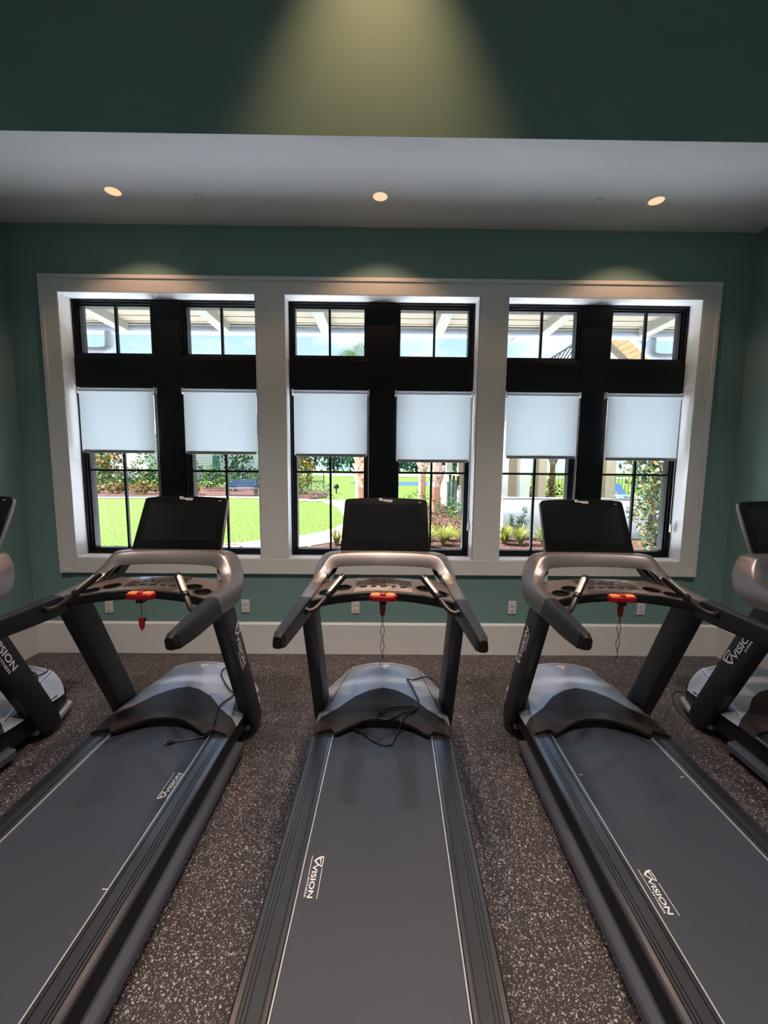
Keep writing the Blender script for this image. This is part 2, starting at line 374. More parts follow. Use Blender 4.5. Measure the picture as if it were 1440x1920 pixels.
# ------------------------------------------------------------------ lamps and covers in the lowered ceiling, outlets
def can(x, y, lab):
    o = empty('recessed_light', (x, y, ZC), 0, lab, 'ceiling light', 'recessed lights over the windows')
    MB().lathe([(.050, -.001), (.052, -.005), (.066, -.005), (.068, -.001)], n=32, caps=False).build('trim_ring', M_trim, o, smooth=True)
    MB().lathe([(.0505, -.0035), (.001, -.0035)], n=32, caps=False).build('lens', M_led, o)
    l = lamp('can_lamp', 'SPOT', (0, 0, -.012), CAN_ENERGY, (1, .60, .36), spot_size=math.radians(119), spot_blend=.4, shadow_soft_size=.035); l.parent = o
can(-1.885, -.41, 'small round recessed ceiling light over the left windows'); can(-.02, -.395, 'small round recessed ceiling light over the middle windows'); can(1.94, -.392, 'small round recessed ceiling light over the right windows')
for x, y, lab in ((-1.306, -.358, 'small round white sprinkler cover on the ceiling, left one'), (1.532, -.376, 'small round white sprinkler cover on the ceiling, right one')):
    o = MB().lathe([(.036, 0), (.036, -.006), (.033, -.008), (.001, -.008)], n=28).build('sprinkler_cover', M_ceil, None, smooth=True); o.location = (x, y, ZC)
    tag(o, lab, 'sprinkler cover', 'sprinkler covers')
out_lab = ('white power outlet at left, seen under the left console', 'white power outlet right of the left treadmill', 'white power outlet under the middle console', 'white power outlet left of the right treadmill', 'white power outlet seen under the right console')
for (x, z), lab in zip(((-2.37, .418), (-1.176, .430), (-.213, .428), (1.17, .432), (2.312, .430)), out_lab):
    o = empty('power_outlet', (x, -.001, z), 0, lab, 'outlet', 'wall outlets below the windows')
    box('cover_plate', M_plate, -.036, .036, -.006, 0, -.058, .058, o, bevel=.003)
    for dz in (-.021, .021):
        s_ = MB().prism([(.017*math.cos(a)*1.0, .0145*math.sin(a)) for a in np.linspace(0, 2*math.pi, 16, endpoint=False)], 0, .003, Matrix.Translation((0, -.006, dz)) @ Matrix.Rotation(math.pi/2, 4, 'X')).build('socket', M_plate, o)
        sl = MB()
        for dx in (-.006, .006): sl.box(dx-.001, dx+.001, -.0095, -.0088, dz-.002, dz+.006)
        sl.box(-.002, .002, -.0095, -.0088, dz-.010, dz-.006); sl.build('slot', M_slot, o)

# ------------------------------------------------------------------ logo (emblem, two words, rules)
def text_pts(s, x0, x1, z0, z1, thick):
    cu = bpy.data.curves.new('t', 'FONT'); cu.body = s; cu.offset = thick; cu.resolution_u = 3
    o = bpy.data.objects.new('t', cu); COL.objects.link(o); bpy.context.view_layer.update()
    me = bpy.data.meshes.new_from_object(o.evaluated_get(bpy.context.evaluated_depsgraph_get()))
    V = np.array([v.co[:2] for v in me.vertices]); F = [tuple(p.vertices) for p in me.polygons]
    bpy.data.objects.remove(o); bpy.data.curves.remove(cu); bpy.data.meshes.remove(me)
    a, b = V.min(0), V.max(0)
    V = (V-a)/(b-a)*np.array([x1-x0, z1-z0])+np.array([x0, z0])
    return V, F
def logo_mesh(name, rules):
    m = MB()
    def put(V, F): m.add([(x, y, 0) for x, y in V], F)
    put(*text_pts('VISION', .215, .98, .055, .176, .02)); put(*text_pts('FITNESS', .52, .965, -.014 if rules else -.02, .026, .02))
    def strip(P, wd):
        P = [np.array(p) for p in P]; L = []; R_ = []
        for i, p in enumerate(P):
            d = P[min(i+1, len(P)-1)]-P[max(i-1, 0)]; d = d/np.linalg.norm(d); n = np.array([-d[1], d[0]]); wv = wd[i] if hasattr(wd, '__len__') else wd
            L.append(p+n*wv/2); R_.append(p-n*wv/2)
        k = len(P); put(L+R_, [(i, i+1, k+i+1, k+i) for i in range(k-1)])
    strip([(.012, .262), (.055, .16), (.13, .075)], [.03, .042, .034]); strip([(.12, .072), (.20, .15), (.27, .264)], [.034, .03, .02])
    strip([(.005, .262), (.14, .272), (.27, .262)], .02); strip([(.055, .20), (.12, .215), (.215, .218)], [.034, .022, .010])
    if rules: strip([(0, 0), (.49, 0)], .013); strip([(.308, .274), (1.0, .274)], .013)
    return m.mesh(name, M_white)
LOGO_RULED = logo_mesh('belt_logo', True); LOGO_PLAIN = logo_mesh('logo', False)
def put_logo(name, me, parent, origin, u, v, length):
    o = bpy.data.objects.new(name, me); COL.objects.link(o); o.parent = parent
    u = Vector(u).normalized(); v = Vector(v).normalized(); n = u.cross(v)
    o.matrix_local = Matrix(((u.x*length, v.x*length, n.x, origin[0]), (u.y*length, v.y*length, n.y, origin[1]), (u.z*length, v.z*length, n.z, origin[2]), (0, 0, 0, 1)))
    return o

# ------------------------------------------------------------------ treadmill
def hood_z(x, y):
    ax = abs(x)
    wc = interp(y, [-.05, .1, .63], [.365, .355, .222]); zc = interp(y, [-.05, .056, .304, .45, .588, .63], [.240, .262, .300, .321, .329, .325])
    zr = interp(y, [-.05, .1, .63], [.222, .238, .288]); xo = interp(y, [-.05, .15, .5, .62], [.378, .384, .382, .345]); zo = interp(y, [-.05, .1, .6], [.205, .2, .18])
    if ax <= wc: return zc+(zr-zc)*(ax/wc)**2
    return zr+(zo-zr)*min(1, (ax-wc)/max(xo-wc, 1e-4))
def hood_xo(y): return interp(y, [-.05, .15, .5, .62], [.378, .384, .382, .345])
def hood_b(x): return interp(abs(x), [0, .085, .169, .227, .262, .287, .32, .385], [.323, .301, .256, .202, .165, .150, .125, .085])
def hood_f(x): return interp(abs(x), [0, .06, .11, .186, .24, .262, .275, .385], [.064, .060, .048, .012, -.024, -.030, .004, -.022])
def grid_part(name, m, par, yf, yb, nx=60, ny=14, dz=0):
    g = MB(); vs = []
    for j in range(ny+1):
        for i in range(nx+1):
            s_ = -1+2*i/nx; x = s_*.384
            for _ in range(3):
                a, b = yf(x), yb(x); y = a+(b-a)*j/ny; x = s_*hood_xo(y)
            vs.append((x, y, hood_z(x, y)+dz))
    W = nx+1
    g.add(vs, [(j*W+i, j*W+i+1, (j+1)*W+i+1, (j+1)*W+i) for j in range(ny) for i in range(nx)])
    return g, vs, W
def make_treadmill(belt_y=None, belt_dir=-1, ticks=()):
    T = empty('treadmill')
    # --- base frame
    f = MB(); f.box(-.352, .352, -1.52, .30, .05, .175); f.box(-.335, .335, .28, .585, .085, .185)
    f.build('base_frame', M_frame, T, bevel=.008)
    for s_ in (-1, 1):
        a, b = sorted((s_*.345, s_*.368)); box('side_skirt', M_frame, a, b, -1.5, .18, .084, .197, T, bevel=.004)
        pr = [(s_*.345, .042), (s_*.407, .042), (s_*.407, .074), (s_*.401, .084), (s_*.372, .087), (s_*.368, .098), (s_*.345, .098)]
        m = MB(); m.rings([[(x, y, z) for x, z in pr] for y in (-1.46, .12)]); m.build('frame_rail', M_ledge, T)
        # ridged aluminium foot rail
        top = [(.272, .198), (.272, .2095), (.276, .2128), (.285, .2135)]
        for k in range(4):
            x = (.290, .330, .342, .354)[k]; top += [(x-.0022, .2135), (x-.0014, .2085), (x+.0014, .2085), (x+.0022, .2135)]
        top += [(.371, .2125), (.378, .207), (.380, .196)]
        top = [top[0]]+top[1:]
        pr2 = [(s_*x, z) for x, z in top]
        m = MB(); m.rings([[(x, y, z) for x, z in pr2] for y in (-1.55, .03)]); m.build('foot_rail', M_alu, T)
        a, b = sorted((s_*.2672, s_*.2712)); box('edge_strip', M_strip, a, b, -1.55, .04, .198, .2085, T)
        for yy in (-1.42, .40):
            MB().lathe([(.001, 0), (.028, 0), (.028, .06), (.001, .06)], (s_*.30, yy, 0), 14).build('foot', M_plastic, T, smooth=True)
    b_ = MB(); b_.box(-.268, .268, -1.5, .10, .170, .2025); b_.tube([(-.268, -1.5, .186), (.268, -1.5, .186)], .0165, 14)
    bo = b_.build('running_belt', M_belt, T)
    if belt_y is not None:
        if belt_dir < 0: put_logo('belt_logo', LOGO_RULED, bo, (-.244, belt_y, .2033), (0, -1, 0), (1, 0, 0), .16)
        else: put_logo('belt_logo', LOGO_RULED, bo, (.261, belt_y, .2033), (0, 1, 0), (-1, 0, 0), .16)
    for x, y in ticks: box('belt_mark', M_white, x-.010, x+.010, y-.0015, y+.0015, .2026, .2032, bo)
    # --- motor hood
    g, vs, W = grid_part('motor_hood', M_hood, T, hood_b, lambda x: .612-.10*max(0, (abs(x)-.23)/.15)**2)
    ny = 14; back = vs[ny*W:(ny+1)*W]
    k0 = len(g.v); g.add([(x, y+.004, max(.155, z-.13)) for x, y, z in back], []); base = k0
    g.f += [(ny*W+i, ny*W+i+1, base+i+1, base+i) for i in range(W-1)]
    hd = g.build('motor_hood', M_hood, T, smooth=True)
    for s_ in (-1, 1):
        cr_ = [(s_*interp(y, [-.05, .1, .63], [.365, .355, .222]), y) for y in np.linspace(.13, .605, 16)]
        MB().tube([(x, y, hood_z(x, y)-.0006) for x, y in cr_], .0022, 6).build('seam', M_slot, hd)
    MB().tube([(x, .578-.0*x, hood_z(x, .578)-.0006) for x in np.linspace(-.222, .222, 18)], .0018, 6).build('seam', M_slot, hd)
    em = MB(); zt = .329
    for P in ([(-.020, .004), (.020, .004), (.016, -.006), (-.012, -.006)], [(-.020, .004), (-.012, -.006), (.004, -.026), (.002, -.036)], [(.020, .004), (.013, -.004), (-.002, -.030), (.002, -.036)], [(-.006, -.009), (.006, -.009), (.002, -.022), (.000, -.022)]):
        em.add([(x*1.5, .566+y*1.5, hood_z(x*1.5, .566+y*1.5)+.0012) for x, y in P], [(0, 1, 2, 3)])
    em.build('hood_emblem', mat('emblem_white', (250, 250, 250), .4), hd)
    g, vs, W = grid_part('hood_cover', M_hoodtrim, T, hood_f, hood_b, 76, 12, .0025)
    k0 = len(g.v); g.add([(x*.998, y+.004, max(z-.020, .213 if abs(x) > .27 else .206)) for x, y, z in vs[:W]], []); g.f += [(i, k0+i, k0+i+1, i+1) for i in range(W-1)]
    hc = g.build('hood_cover', M_hoodtrim, T, smooth=True)
    MB().box(-.262, .262, .075, .10, .20, .235).build('hood_gap', M_slot, hc)
    # black lower shell and pale bumper of the hood
    m = MB(); out_ = [(-.355, .05), (-.372, .30), (-.374, .46), (-.335, .585), (-.20, .612), (.20, .612), (.335, .585), (.374, .46), (.372, .30), (.355, .05)]
    m.prism(out_, .075, .198); m.build('lower_shell', M_plastic, T, bevel=.006)
    big = [(-.385, .28), (-.395, .47), (-.355, .605), (-.21, .635), (.21, .635), (.355, .605), (.395, .47), (.385, .28)]
    m = MB(); m.prism(big, .045, .085); m.build('bumper', M_hood, T, bevel=.01)
    # --- uprights
    fy = lambda z: -.118+.48*(.91-z); by = lambda z: .056+.465*(.91-z)
    for s_ in (-1, 1):
        R = []
        for z in (.055, .13, .3, .6, .88, .965):
            xi = .343; xo = .412+.012*(.965-z); b0 = fy(z)+(.012 if z < .1 else 0); b1 = by(z)-(.02 if z < .1 else 0)
            R.append(rquad([(s_*xo, b0, z), (s_*xo, b1, z), (s_*xi, b1, z), (s_*xi, b0, z)], .022))
        u = MB().rings(R).build('upright', M_upr, T, smooth=True)
        d = Vector((0, -.475, 1)).normalized(); vv = Vector((0, 1, .475)).normalized()
        zl = .515; yl = (fy(zl)+by(zl))/2
        if s_ < 0: put_logo('upright_logo', LOGO_PLAIN, u, (s_*.4195-.0012, yl-.035, zl), d, vv, .315)
        else:
            zl = .80; yl = (fy(zl)+by(zl))/2; put_logo('upright_logo', LOGO_PLAIN, u, (s_*.4165+.0012, yl-.035, zl), -d, vv, .315)
        for yy, zz in ((.385, .115),): MB().lathe([(.001, 0), (.011, 0), (.011, .004), (.001, .004)], n=12).build('bolt', M_plastic, u).matrix_local = Matrix.Translation((s_*.421, yy, zz)) @ Matrix.Rotation(s_*math.pi/2, 4, 'Y')
    # --- console frame: both arms and the bar in one lofted shell
    half = [((.405, -.168, 1.034), (.415, -.122, .933), (.352, -.122, .936), (.350, -.163, 1.030)),
            ((.4035, -.072, 1.036), (.417, .030, .921), (.352, .030, .926), (.343, -.060, 1.030)),
            ((.397, .025, 1.046), (.418, .120, .937), (.350, .118, .941), (.336, .040, 1.038)),
            ((.387, .070, 1.060), (.416, .178, .978), (.346, .170, .982), (.327, .072, 1.050)),
            ((.374, .107, 1.078), (.409, .210, 1.032), (.341, .202, 1.032), (.314, .098, 1.066)),
            ((.355, .138, 1.107), (.396, .228, 1.090), (.333, .222, 1.062), (.301, .112, 1.083)),
            ((.327, .158, 1.142), (.370, .238, 1.143), (.318, .236, 1.086), (.283, .130, 1.096)),
            ((.288, .178, 1.171), (.328, .252, 1.172), (.280, .252, 1.100), (.250, .150, 1.104)),
            ((.200, .205, 1.176), (.215, .285, 1.180), (.200, .280, 1.104), (.190, .166, 1.1055)),
            ((.100, .220, 1.1775), (.110, .300, 1.181), (.100, .294, 1.106), (.095, .177, 1.107)),
            ((0, .226, 1.178), (0, .305, 1.182), (0, .298, 1.106), (0, .180, 1.1075))]
    st = half+[tuple((-x, y, z) for x, y, z in q) for q in half[-2::-1]]
    cs = [cat_rom([q[k] for q in st], 5) for k in range(4)]
    R = [rquad([cs[k][i] for k in range(4)], .011) for i in range(len(cs[0]))]
    MB().rings(R).build('console_frame', M_silver, T, smooth=True)
    # --- handrails
    for s_ in (-1, 1):
        q0 = [(.4065, -.170, 1.036), (.4165, -.124, .931), (.350, -.124, .934), (.348, -.165, 1.032)]
        q1 = [(.412, -.40, 1.031), (.424, -.39, .939), (.366, -.388, .938), (.362, -.40, 1.028)]
        q2 = [(.415, -.572, 1.026), (.424, -.560, .953), (.372, -.558, .951), (.373, -.574, 1.022)]
        q3 = [(.411, -.602, 1.017), (.418, -.592, .962), (.378, -.590, .960), (.378, -.602, 1.013)]
        mir = lambda q: [(s_*x, y, z) for x, y, z in q]
        C4 = [cat_rom([mir(q)[k] for q in (q0, q1, q2)], 4) for k in range(4)]
        MB().rings([rquad([C4[k][i] for k in range(4)], .012) for i in range(len(C4[0]))]).build('handrail', M_rubber, T, smooth=True)
        cap_ = [rquad(mir([tuple(np.array(a)*(1-t)+np.array(b)*t) for a, b in zip(q2, q3)]), .014) for t in (-.02, .6, 1.0)]
        MB().rings(cap_).build('end_cap', M_plastic, T, smooth=True)
        # pulse grip: bent tube, rubber grip and contact plate
        P = cat_rom([(s_*.362, -.262, 1.000), (s_*.335, -.258, .997), (s_*.310, -.240, 1.005), (s_*.285, -.212, 1.028), (s_*.262, -.188, 1.052)], 4)
        gr = MB().tube(P, .0125, 12).build('pulse_grip', mat('grip_tube', (70, 62, 60), .3, metal=.6), T, smooth=True)
        MB().tube([(s_*.372, -.262, 1.000), (s_*.345, -.260, .999)], .019, 14).build('ferrule', M_plastic, gr, smooth=True)
        a, b = Vector((s_*.268, -.194, 1.046)), Vector((s_*.191, -.114, 1.132)); d = b-a
        MB().tube([a, a+d*.02, a+d*.10, a+d*.12, a+d*.95, b, b+d*.015], [.018, .0195, .0195, .0165, .0165, .0145, .008], 16).build('grip_sleeve', M_plastic, gr, smooth=True)
        dn_ = d.normalized(); n1 = (Vector((s_*.55, -.45, .9)) - dn_*Vector((s_*.55, -.45, .9)).dot(dn_)).normalized(); n2 = dn_.cross(n1)
        pl = []
        for t in (.16, .20, .80, .85):
            wd = .5 if t in (.16, .85) else .85
            pl.append([a+d*t+(n1*math.cos(x)+n2*math.sin(x))*.0178 for x in np.linspace(-wd, wd, 9)])
        MB().rings(pl, closed=False).build('contact_plate', M_grip, gr, smooth=True)
        # dark web between bar and tray
        m = MB(); m.add([(s_*x, y, z) for x, y, z in [(.262, .19, 1.108), (.288, .19, 1.10), (.318, .115, 1.035), (.292, .115, 1.035), (.262, .275, 1.108), (.288, .265, 1.10), (.322, .21, 1.03), (.292, .21, 1.03)]],
              [(0, 1, 2, 3), (4, 7, 6, 5), (0, 4, 5, 1), (1, 5, 6, 2), (2, 6, 7, 3), (3, 7, 4, 0)]); m.build('console_web', M_plastic, T)
    # --- console tray with cup wells, keypad, stop module
    cups = [(s_*x, y, r) for s_ in (-1, 1) for x, y, r in ((.287, -.052, .045), (.213, .004, .044))]
    pz = lambda x, y: 1.036-.018*(x/.34)**2+.010*(y+.07)/.2+.0015
    def pf(x): return -.072-.068*(x/.34)**2
    nx, ny = 110, 34; g = MB(); vs = []
    for j in range(ny+1):
        for i in range(nx+1):
            x = -.352+.704*i/nx; a = pf(x); b = .150-.02*(x/.34)**2; y = a+(b-a)*j/ny; vs.append((x, y, pz(x, y)))
    W = nx+1; fs = []
    for j in range(ny):
        for i in range(nx):
            q = (j*W+i, j*W+i+1, (j+1)*W+i+1, (j+1)*W+i); cxm = sum(vs[k][0] for k in q)/4; cym = sum(vs[k][1] for k in q)/4
            if all(math.hypot(cxm-c[0], cym-c[1]) > c[2]-.003 for c in cups): fs.append(q)
    g.add(vs, fs); tray = g.build('console_tray', M_panel, T, smooth=True)
    for cx_, cy_, r in cups:
        z0 = pz(cx_, cy_); w_ = MB()
        other = [c for c in cups if c[:2] != (cx_, cy_) and c[0]*cx_ > 0][0]
        prof = [(r+.004, .0015), (r-.002, .0005), (r-.006, -.03), (r-.008, -.05), (.001, -.05)]
        n = 32; V = []; 
        for rr, dz in prof: V += [(cx_+rr*math.cos(2*math.pi*k/n), cy_+rr*math.sin(2*math.pi*k/n), z0+dz-.018*((((cx_+rr*math.cos(2*math.pi*k/n))/.34)**2-(cx_/.34)**2) if dz > -.01 else 0)) for k in range(n)]
        F = []
        for i in range(len(prof)-1):
            for k in range(n):
                q = (i*n+k, i*n+(k+1) % n, (i+1)*n+(k+1) % n, (i+1)*n+k); mx_ = sum(V[t][0] for t in q)/4; my_ = sum(V[t][1] for t in q)/4
                if math.hypot(mx_-other[0], my_-other[1]) > other[2]-.008 or i > 2: F.append(q)
        w_.add(V, F); w_.build('cup_holder', M_cup, tray, smooth=True)
    sk = MB(); R1 = []
    for i in range(41):
        x = -.352+.704*i/40; y = pf(x); z = pz(x, y)
        R1.append([(x, y-.001, z+.0005), (x, y-.006, z-.006), (x, y-.002, z-.034), (x, y+.012, z-.036), (x, y+.016, z-.052), (x, y+.06, z-.056), (x, .12, z-.046), (x, .145, z-.012), (x, .10, z-.012), (x, y+.02, z-.012)])
    # underside keeps clear of the cup wells: wells are hidden inside the shell
    sk.rings(R1); skirt = sk.build('console_shell', M_plastic, T, smooth=True)
    kp = MB(); vs = []
    for j in range(13):
        for i in range(17):
            x = -.148+.296*i/16; a = pf(x)+.008; y = a+(.136-a)*j/12; vs.append((x, y, pz(x, y)+.0016))
    kp.add(vs, [(j*17+i, j*17+i+1, (j+1)*17+i+1, (j+1)*17+i) for j in range(12) for i in range(16)])
    key = kp.build('keypad', M_keypad, T, smooth=True)
    for x, y, wd, dp in ((-.105, .0, .017, .011), (-.052, .004, .013, .010), (0, .006, .016, .010), (.052, .004, .012, .010), (.105, .0, .017, .011), (-.03, .06, .010, .007), (.0, .062, .010, .007), (.03, .06, .010, .007), (-.05, .095, .009, .006), (0, .098, .009, .006), (.05, .095, .009, .006)):
        z = pz(x, y)+.0016; bt = box('key_button', M_cup, x-wd, x+wd, y-dp, y+dp, z-.001, z+.0022, key, bevel=.0012)
    box('media_slot', M_slot, -.125, -.068, pf(.1)-.0085, pf(.1), 1.008, 1.019, T)
    # stop module
    def cap(n, w_, d_, z0, z1, r, m, par, dx=0):
        pts = [(dx+math.copysign(w_-r, math.cos(a))+r*math.cos(a), -.105+math.copysign(max(d_-r, 0), math.sin(a))+r*math.sin(a)) for a in np.linspace(.05, 2*math.pi+.05, 28, endpoint=False)]
        return MB().prism(pts, z0, z1).build(n, m, par, smooth=True, bevel=.004)
    sm = cap('stop_module', .070, .030, 1.004, 1.030, .028, M_red, T)
    for s_ in (-1, 1): cap('stop_lens', .026, .022, 1.029, 1.036, .018, M_orange, sm, s_*.036)
    cap('stop_button', .013, .020, 1.028, 1.040, .012, M_red, sm)
    box('key_socket', M_plastic, -.018, .018, -.125, -.085, .984, 1.006, sm, bevel=.003)
    # --- display: bezel, screen, silver back shell
    o0 = Vector((0, .238, 1.150)); up = Vector((0, .165, .301)).normalized(); nb = Vector((0, up.z, -up.y)); H = .366
    Md = Matrix(((1, 0, 0, 0), (0, up.y, nb.y, o0.y), (0, up.z, nb.z, o0.z), (0, 0, 0, 1)))  # local x, up, back
    def outline(w0, w1, h0, h1, r=.02, arch=.010):
        pts = [(-w0, h0), (w0, h0)]
        for a in np.linspace(0, math.pi/2, 6): pts.append((w1-r+r*math.cos(a), h1-r+r*math.sin(a)-arch))
        for x in np.linspace(w1-r, -w1+r, 11)[1:-1]: pts.append((x, h1-arch*(x/w1)**2))
        for a in np.linspace(math.pi/2, math.pi, 6): pts.append((-w1+r+r*math.cos(a), h1-r+r*math.sin(a)-arch))
        return pts
    dp = MB().prism(outline(.258, .249, 0, H+.006), 0, .014, Md).build('display', M_bezel, T, smooth=True, bevel=.003)
    MB().prism(outline(.262, .252, -.01, H+.004), .0145, .032, Md).build('display_back', M_silver, T, smooth=True, bevel=.004)
    MB().prism([(-.213, .088), (.213, .088), (.213, .325), (-.213, .325)], -.0012, .002, Md).build('screen', M_screen, dp)
    lo = bpy.data.objects.new('display_logo', LOGO_PLAIN); COL.objects.link(lo); lo.parent = dp
    L = .085; org = Md @ Vector((-L*.5, .343, -.0022)); lo.matrix_local = Matrix(((L, 0, 0, org.x), (0, up.y*L, -nb.y, org.y), (0, up.z*L, -nb.z, org.z), (0, 0, 0, 1)))
    MB().prism([(.197, .338), (.213, .338), (.213, .344), (.197, .344)], -.0012, 0, Md).build('indicator', mat('indicator_grey', (120, 120, 118), .5), dp)
    return T
POSE = {0: (-2.43, -1.505, .028), 1: (-1.185, -1.448, .019), 2: (.02, -1.45, .030), 3: (1.221, -1.443, .022), 4: (2.445, -1.444, .028)}
TL = {0: ('black treadmill cut off at the left edge of the photo', None, -1, ()),
      1: ('black and silver treadmill left of centre, red safety clip dangling below its console', -.435, 1, ((.256, -.832),)),
      2: ('black and silver treadmill in the middle, cord lying on its hood and belt', -.715, -1, ()),
      3: ('black and silver treadmill right of centre, no cord on its belt', -.773, -1, ((-.24, -.294), (.24, -.298))),
      4: ('black treadmill cut off at the right edge of the photo', None, -1, ())}
TREADS = {}
for k in range(5):
    lab, by_, bd, tk = TL[k]
    t = copy_tree(TREADS[0]) if k == 4 else make_treadmill(by_, bd, tk)
    t.location = (POSE[k][0], POSE[k][1], 0); t.rotation_euler = (0, 0, -POSE[k][2])
    tag(t, lab, 'treadmill', 'treadmills in a row facing the windows'); TREADS[k] = t
def tw(k, p):
    x, y, a = POSE[k]; c, s_ = math.cos(a), math.sin(a)
    return (x+c*p[0]+s_*p[1], y-s_*p[0]+c*p[1], p[2])

# ------------------------------------------------------------------ safety keys and power cords
def safety_key(k, x, ztop, clip_top, loops, lab):
    o = empty('safety_key', tw(k, (x, -.105, ztop)), -POSE[k][2], lab, 'safety key', 'red safety keys under the consoles')
    ln = clip_top
    cl = MB(); pts = [(-.013, 0), (.013, 0), (.015, -.02), (.012, -.05), (.004, -.062), (-.004, -.062), (-.012, -.05), (-.015, -.02)]
    cl.prism(pts, -.006, .006, Matrix.Translation((0, 0, ln)) @ Matrix.Rotation(math.pi/2, 4, 'X')); cl.build('clip', M_red, o, bevel=.003)
    if loops:
        m = MB(); z0 = ln-.062; rr = random.Random(k)
        for s_ in (-1, 1):
            P = [(s_*.002, 0, z0)]+[(s_*(.006+.004*math.sin(i*1.7+k)), .003*math.cos(i*1.3+k), z0-loops*i/9) for i in range(1, 9)]+[(.0, 0, z0-loops)]
            m.tube(cat_rom(P, 3), .0016, 5)
        P = [(0, 0, z0-loops), (.004, .004, z0-loops-.02), (-.012, .0, z0-loops-.05), (-.004, 0, z0-loops-.062), (.006, .0, z0-loops-.05)]
        m.tube(cat_rom(P, 4), .0016, 5); m.build('lanyard', M_cord, o, smooth=True)
    else:
        MB().tube([(0, 0, 0), (.001, 0, ln/2), (0, 0, ln+.002)], .0016, 6).build('lanyard', M_cord, o)
        MB().box(.013, .022, -.006, .006, ln-.018, ln-.002).build('clip_jaw', M_plastic, o, bevel=.001)
        MB().tube([(0, 0, ln-.062), (.0, 0, ln-.072)], [.004, .002], 8).build('clip_ring', M_metal, o)
safety_key(1, -.003, .984, -.078, 0, 'red safety clip dangling on a short cord under the left console')
safety_key(2, -.002, .984, -.002, .20, 'red safety key plugged in under the middle console, looped string below')
safety_key(3, -.003, .984, -.002, .19, 'red safety key plugged in under the right console, looped string below')
def cord(k, P, lab, plug=None, dirv=None, r=.0038):
    o = MB().tube(cat_rom(P, 6), r, 8).build('power_cord', M_cord, TREADS[k], smooth=True); o['label'] = lab
    if plug is not None:
        p = Vector(P[-1]); d = Vector(dirv).normalized(); s_ = d.cross(Vector((0, 0, 1))).normalized(); u = s_.cross(d)
        M = Matrix(((d.x, s_.x, u.x, p.x), (d.y, s_.y, u.y, p.y), (d.z, s_.z, u.z, p.z), (0, 0, 0, 1)))
        pm = MB(); pm.rings([[M @ Vector((t, w_*c, h_*c2)) for c, c2 in ((-1, -1), (1, -1), (1, 1), (-1, 1))] for t, w_, h_ in ((-.012, .004, .004), (.004, .008, .007), (.010, .013, .010), (.034, .013, .010))])
        pm.build('plug', M_cord, o, bevel=.002)
        pr = MB()
        for dy, dz, hz in ((-.0065, .003, .003), (.0065, .003, .003), (0, -.005, .002)): pr.box(.034, .052, dy-.001, dy+.001, dz-hz, dz+hz, M)
        pr.build('plug_prong', M_metal, o)
cord(1, [(.32, .50, .215), (.25, .535, .29), (.1723, .56, .3105), (.1406, .5253, .3187), (.1541, .4585, .3134), (.1951, .4001, .2995), (.2481, .3397, .2824), (.2916, .3018, .2694), (.262, .2111, .2704), (.2539, .1739, .2686), (.263, .1096, .2613), (.2785, .0366, .251), (.269, -.0112, .2195), (.1892, -.0319, .2072), (.1355, -.0491, .2072), (.1052, -.0605, .207)],
     'black power cord down the hood of the left treadmill, plug resting on its belt', 1, (-.93, -.37, .03))
cord(2, [(.372, .46, .208), (.345, .53, .236), (.2801, .5509, .2592), (.2308, .4715, .2928), (.186, .4265, .3035), (.1464, .4183, .3115), (.1683, .3762, .303), (.1905, .3016, .2915), (.2094, .2373, .282), (.2089, .1859, .2767), (.19, .1437, .2742), (.1585, .119, .2738), (.1164, .1109, .2754), (.0837, .0822, .273), (.0519, .0612, .2690), (.015, .0580, .2640), (-.021, .0640, .2664), (-.0293, .0750, .2701), (-.0133, .1019, .279), (.028, .1291, .2839), (.0842, .1469, .2843), (.1363, .158, .2828), (.1742, .1585, .2813), (.1853, .1436, .2802), (.1676, .1135, .2785), (.1342, .0811, .274), (.1084, .0487, .2658), (.0887, .02, .2249), (.0749, -.0028, .2073), (.0573, -.0641, .2072), (.0273, -.0814, .2071), (-.0116, -.073, .2071), (-.0518, -.0443, .2071), (-.0892, -.0082, .2071), (-.1159, .0217, .2085)],
     'black power cord looped over the hood of the middle treadmill, plug on its belt', 1, (-.86, .5, .12))
cord(4, [(-.384, .28, .092), (-.398, .331, .03), (-.402, .398, .006), (-.408, .445, .0048), (-.402, .50, .0048), (-.385, .595, .0048), (-.3426, .69, .0048), (-.3085, .7484, .0048), (-.2669, .7923, .0048), (-.2318, .8152, .0048), (-.19, .80, .0048), (-.15, .74, .0048), (-.13, .66, .03), (-.13, .64, .06)],
     'black power cord looped on the floor beside the rightmost treadmill')
cord(0, [(.28, .46, .275), (.2569, .4438, .2832), (.2466, .4709, .2876), (.1969, .5235, .3043), (.1499, .5351, .317), (.1627, .5053, .313), (.20, .49, .302), (.2135, .5334, .2994), (.215, .59, .297), (.19, .625, .33)],
     'black power cord looped on the hood of the leftmost treadmill')


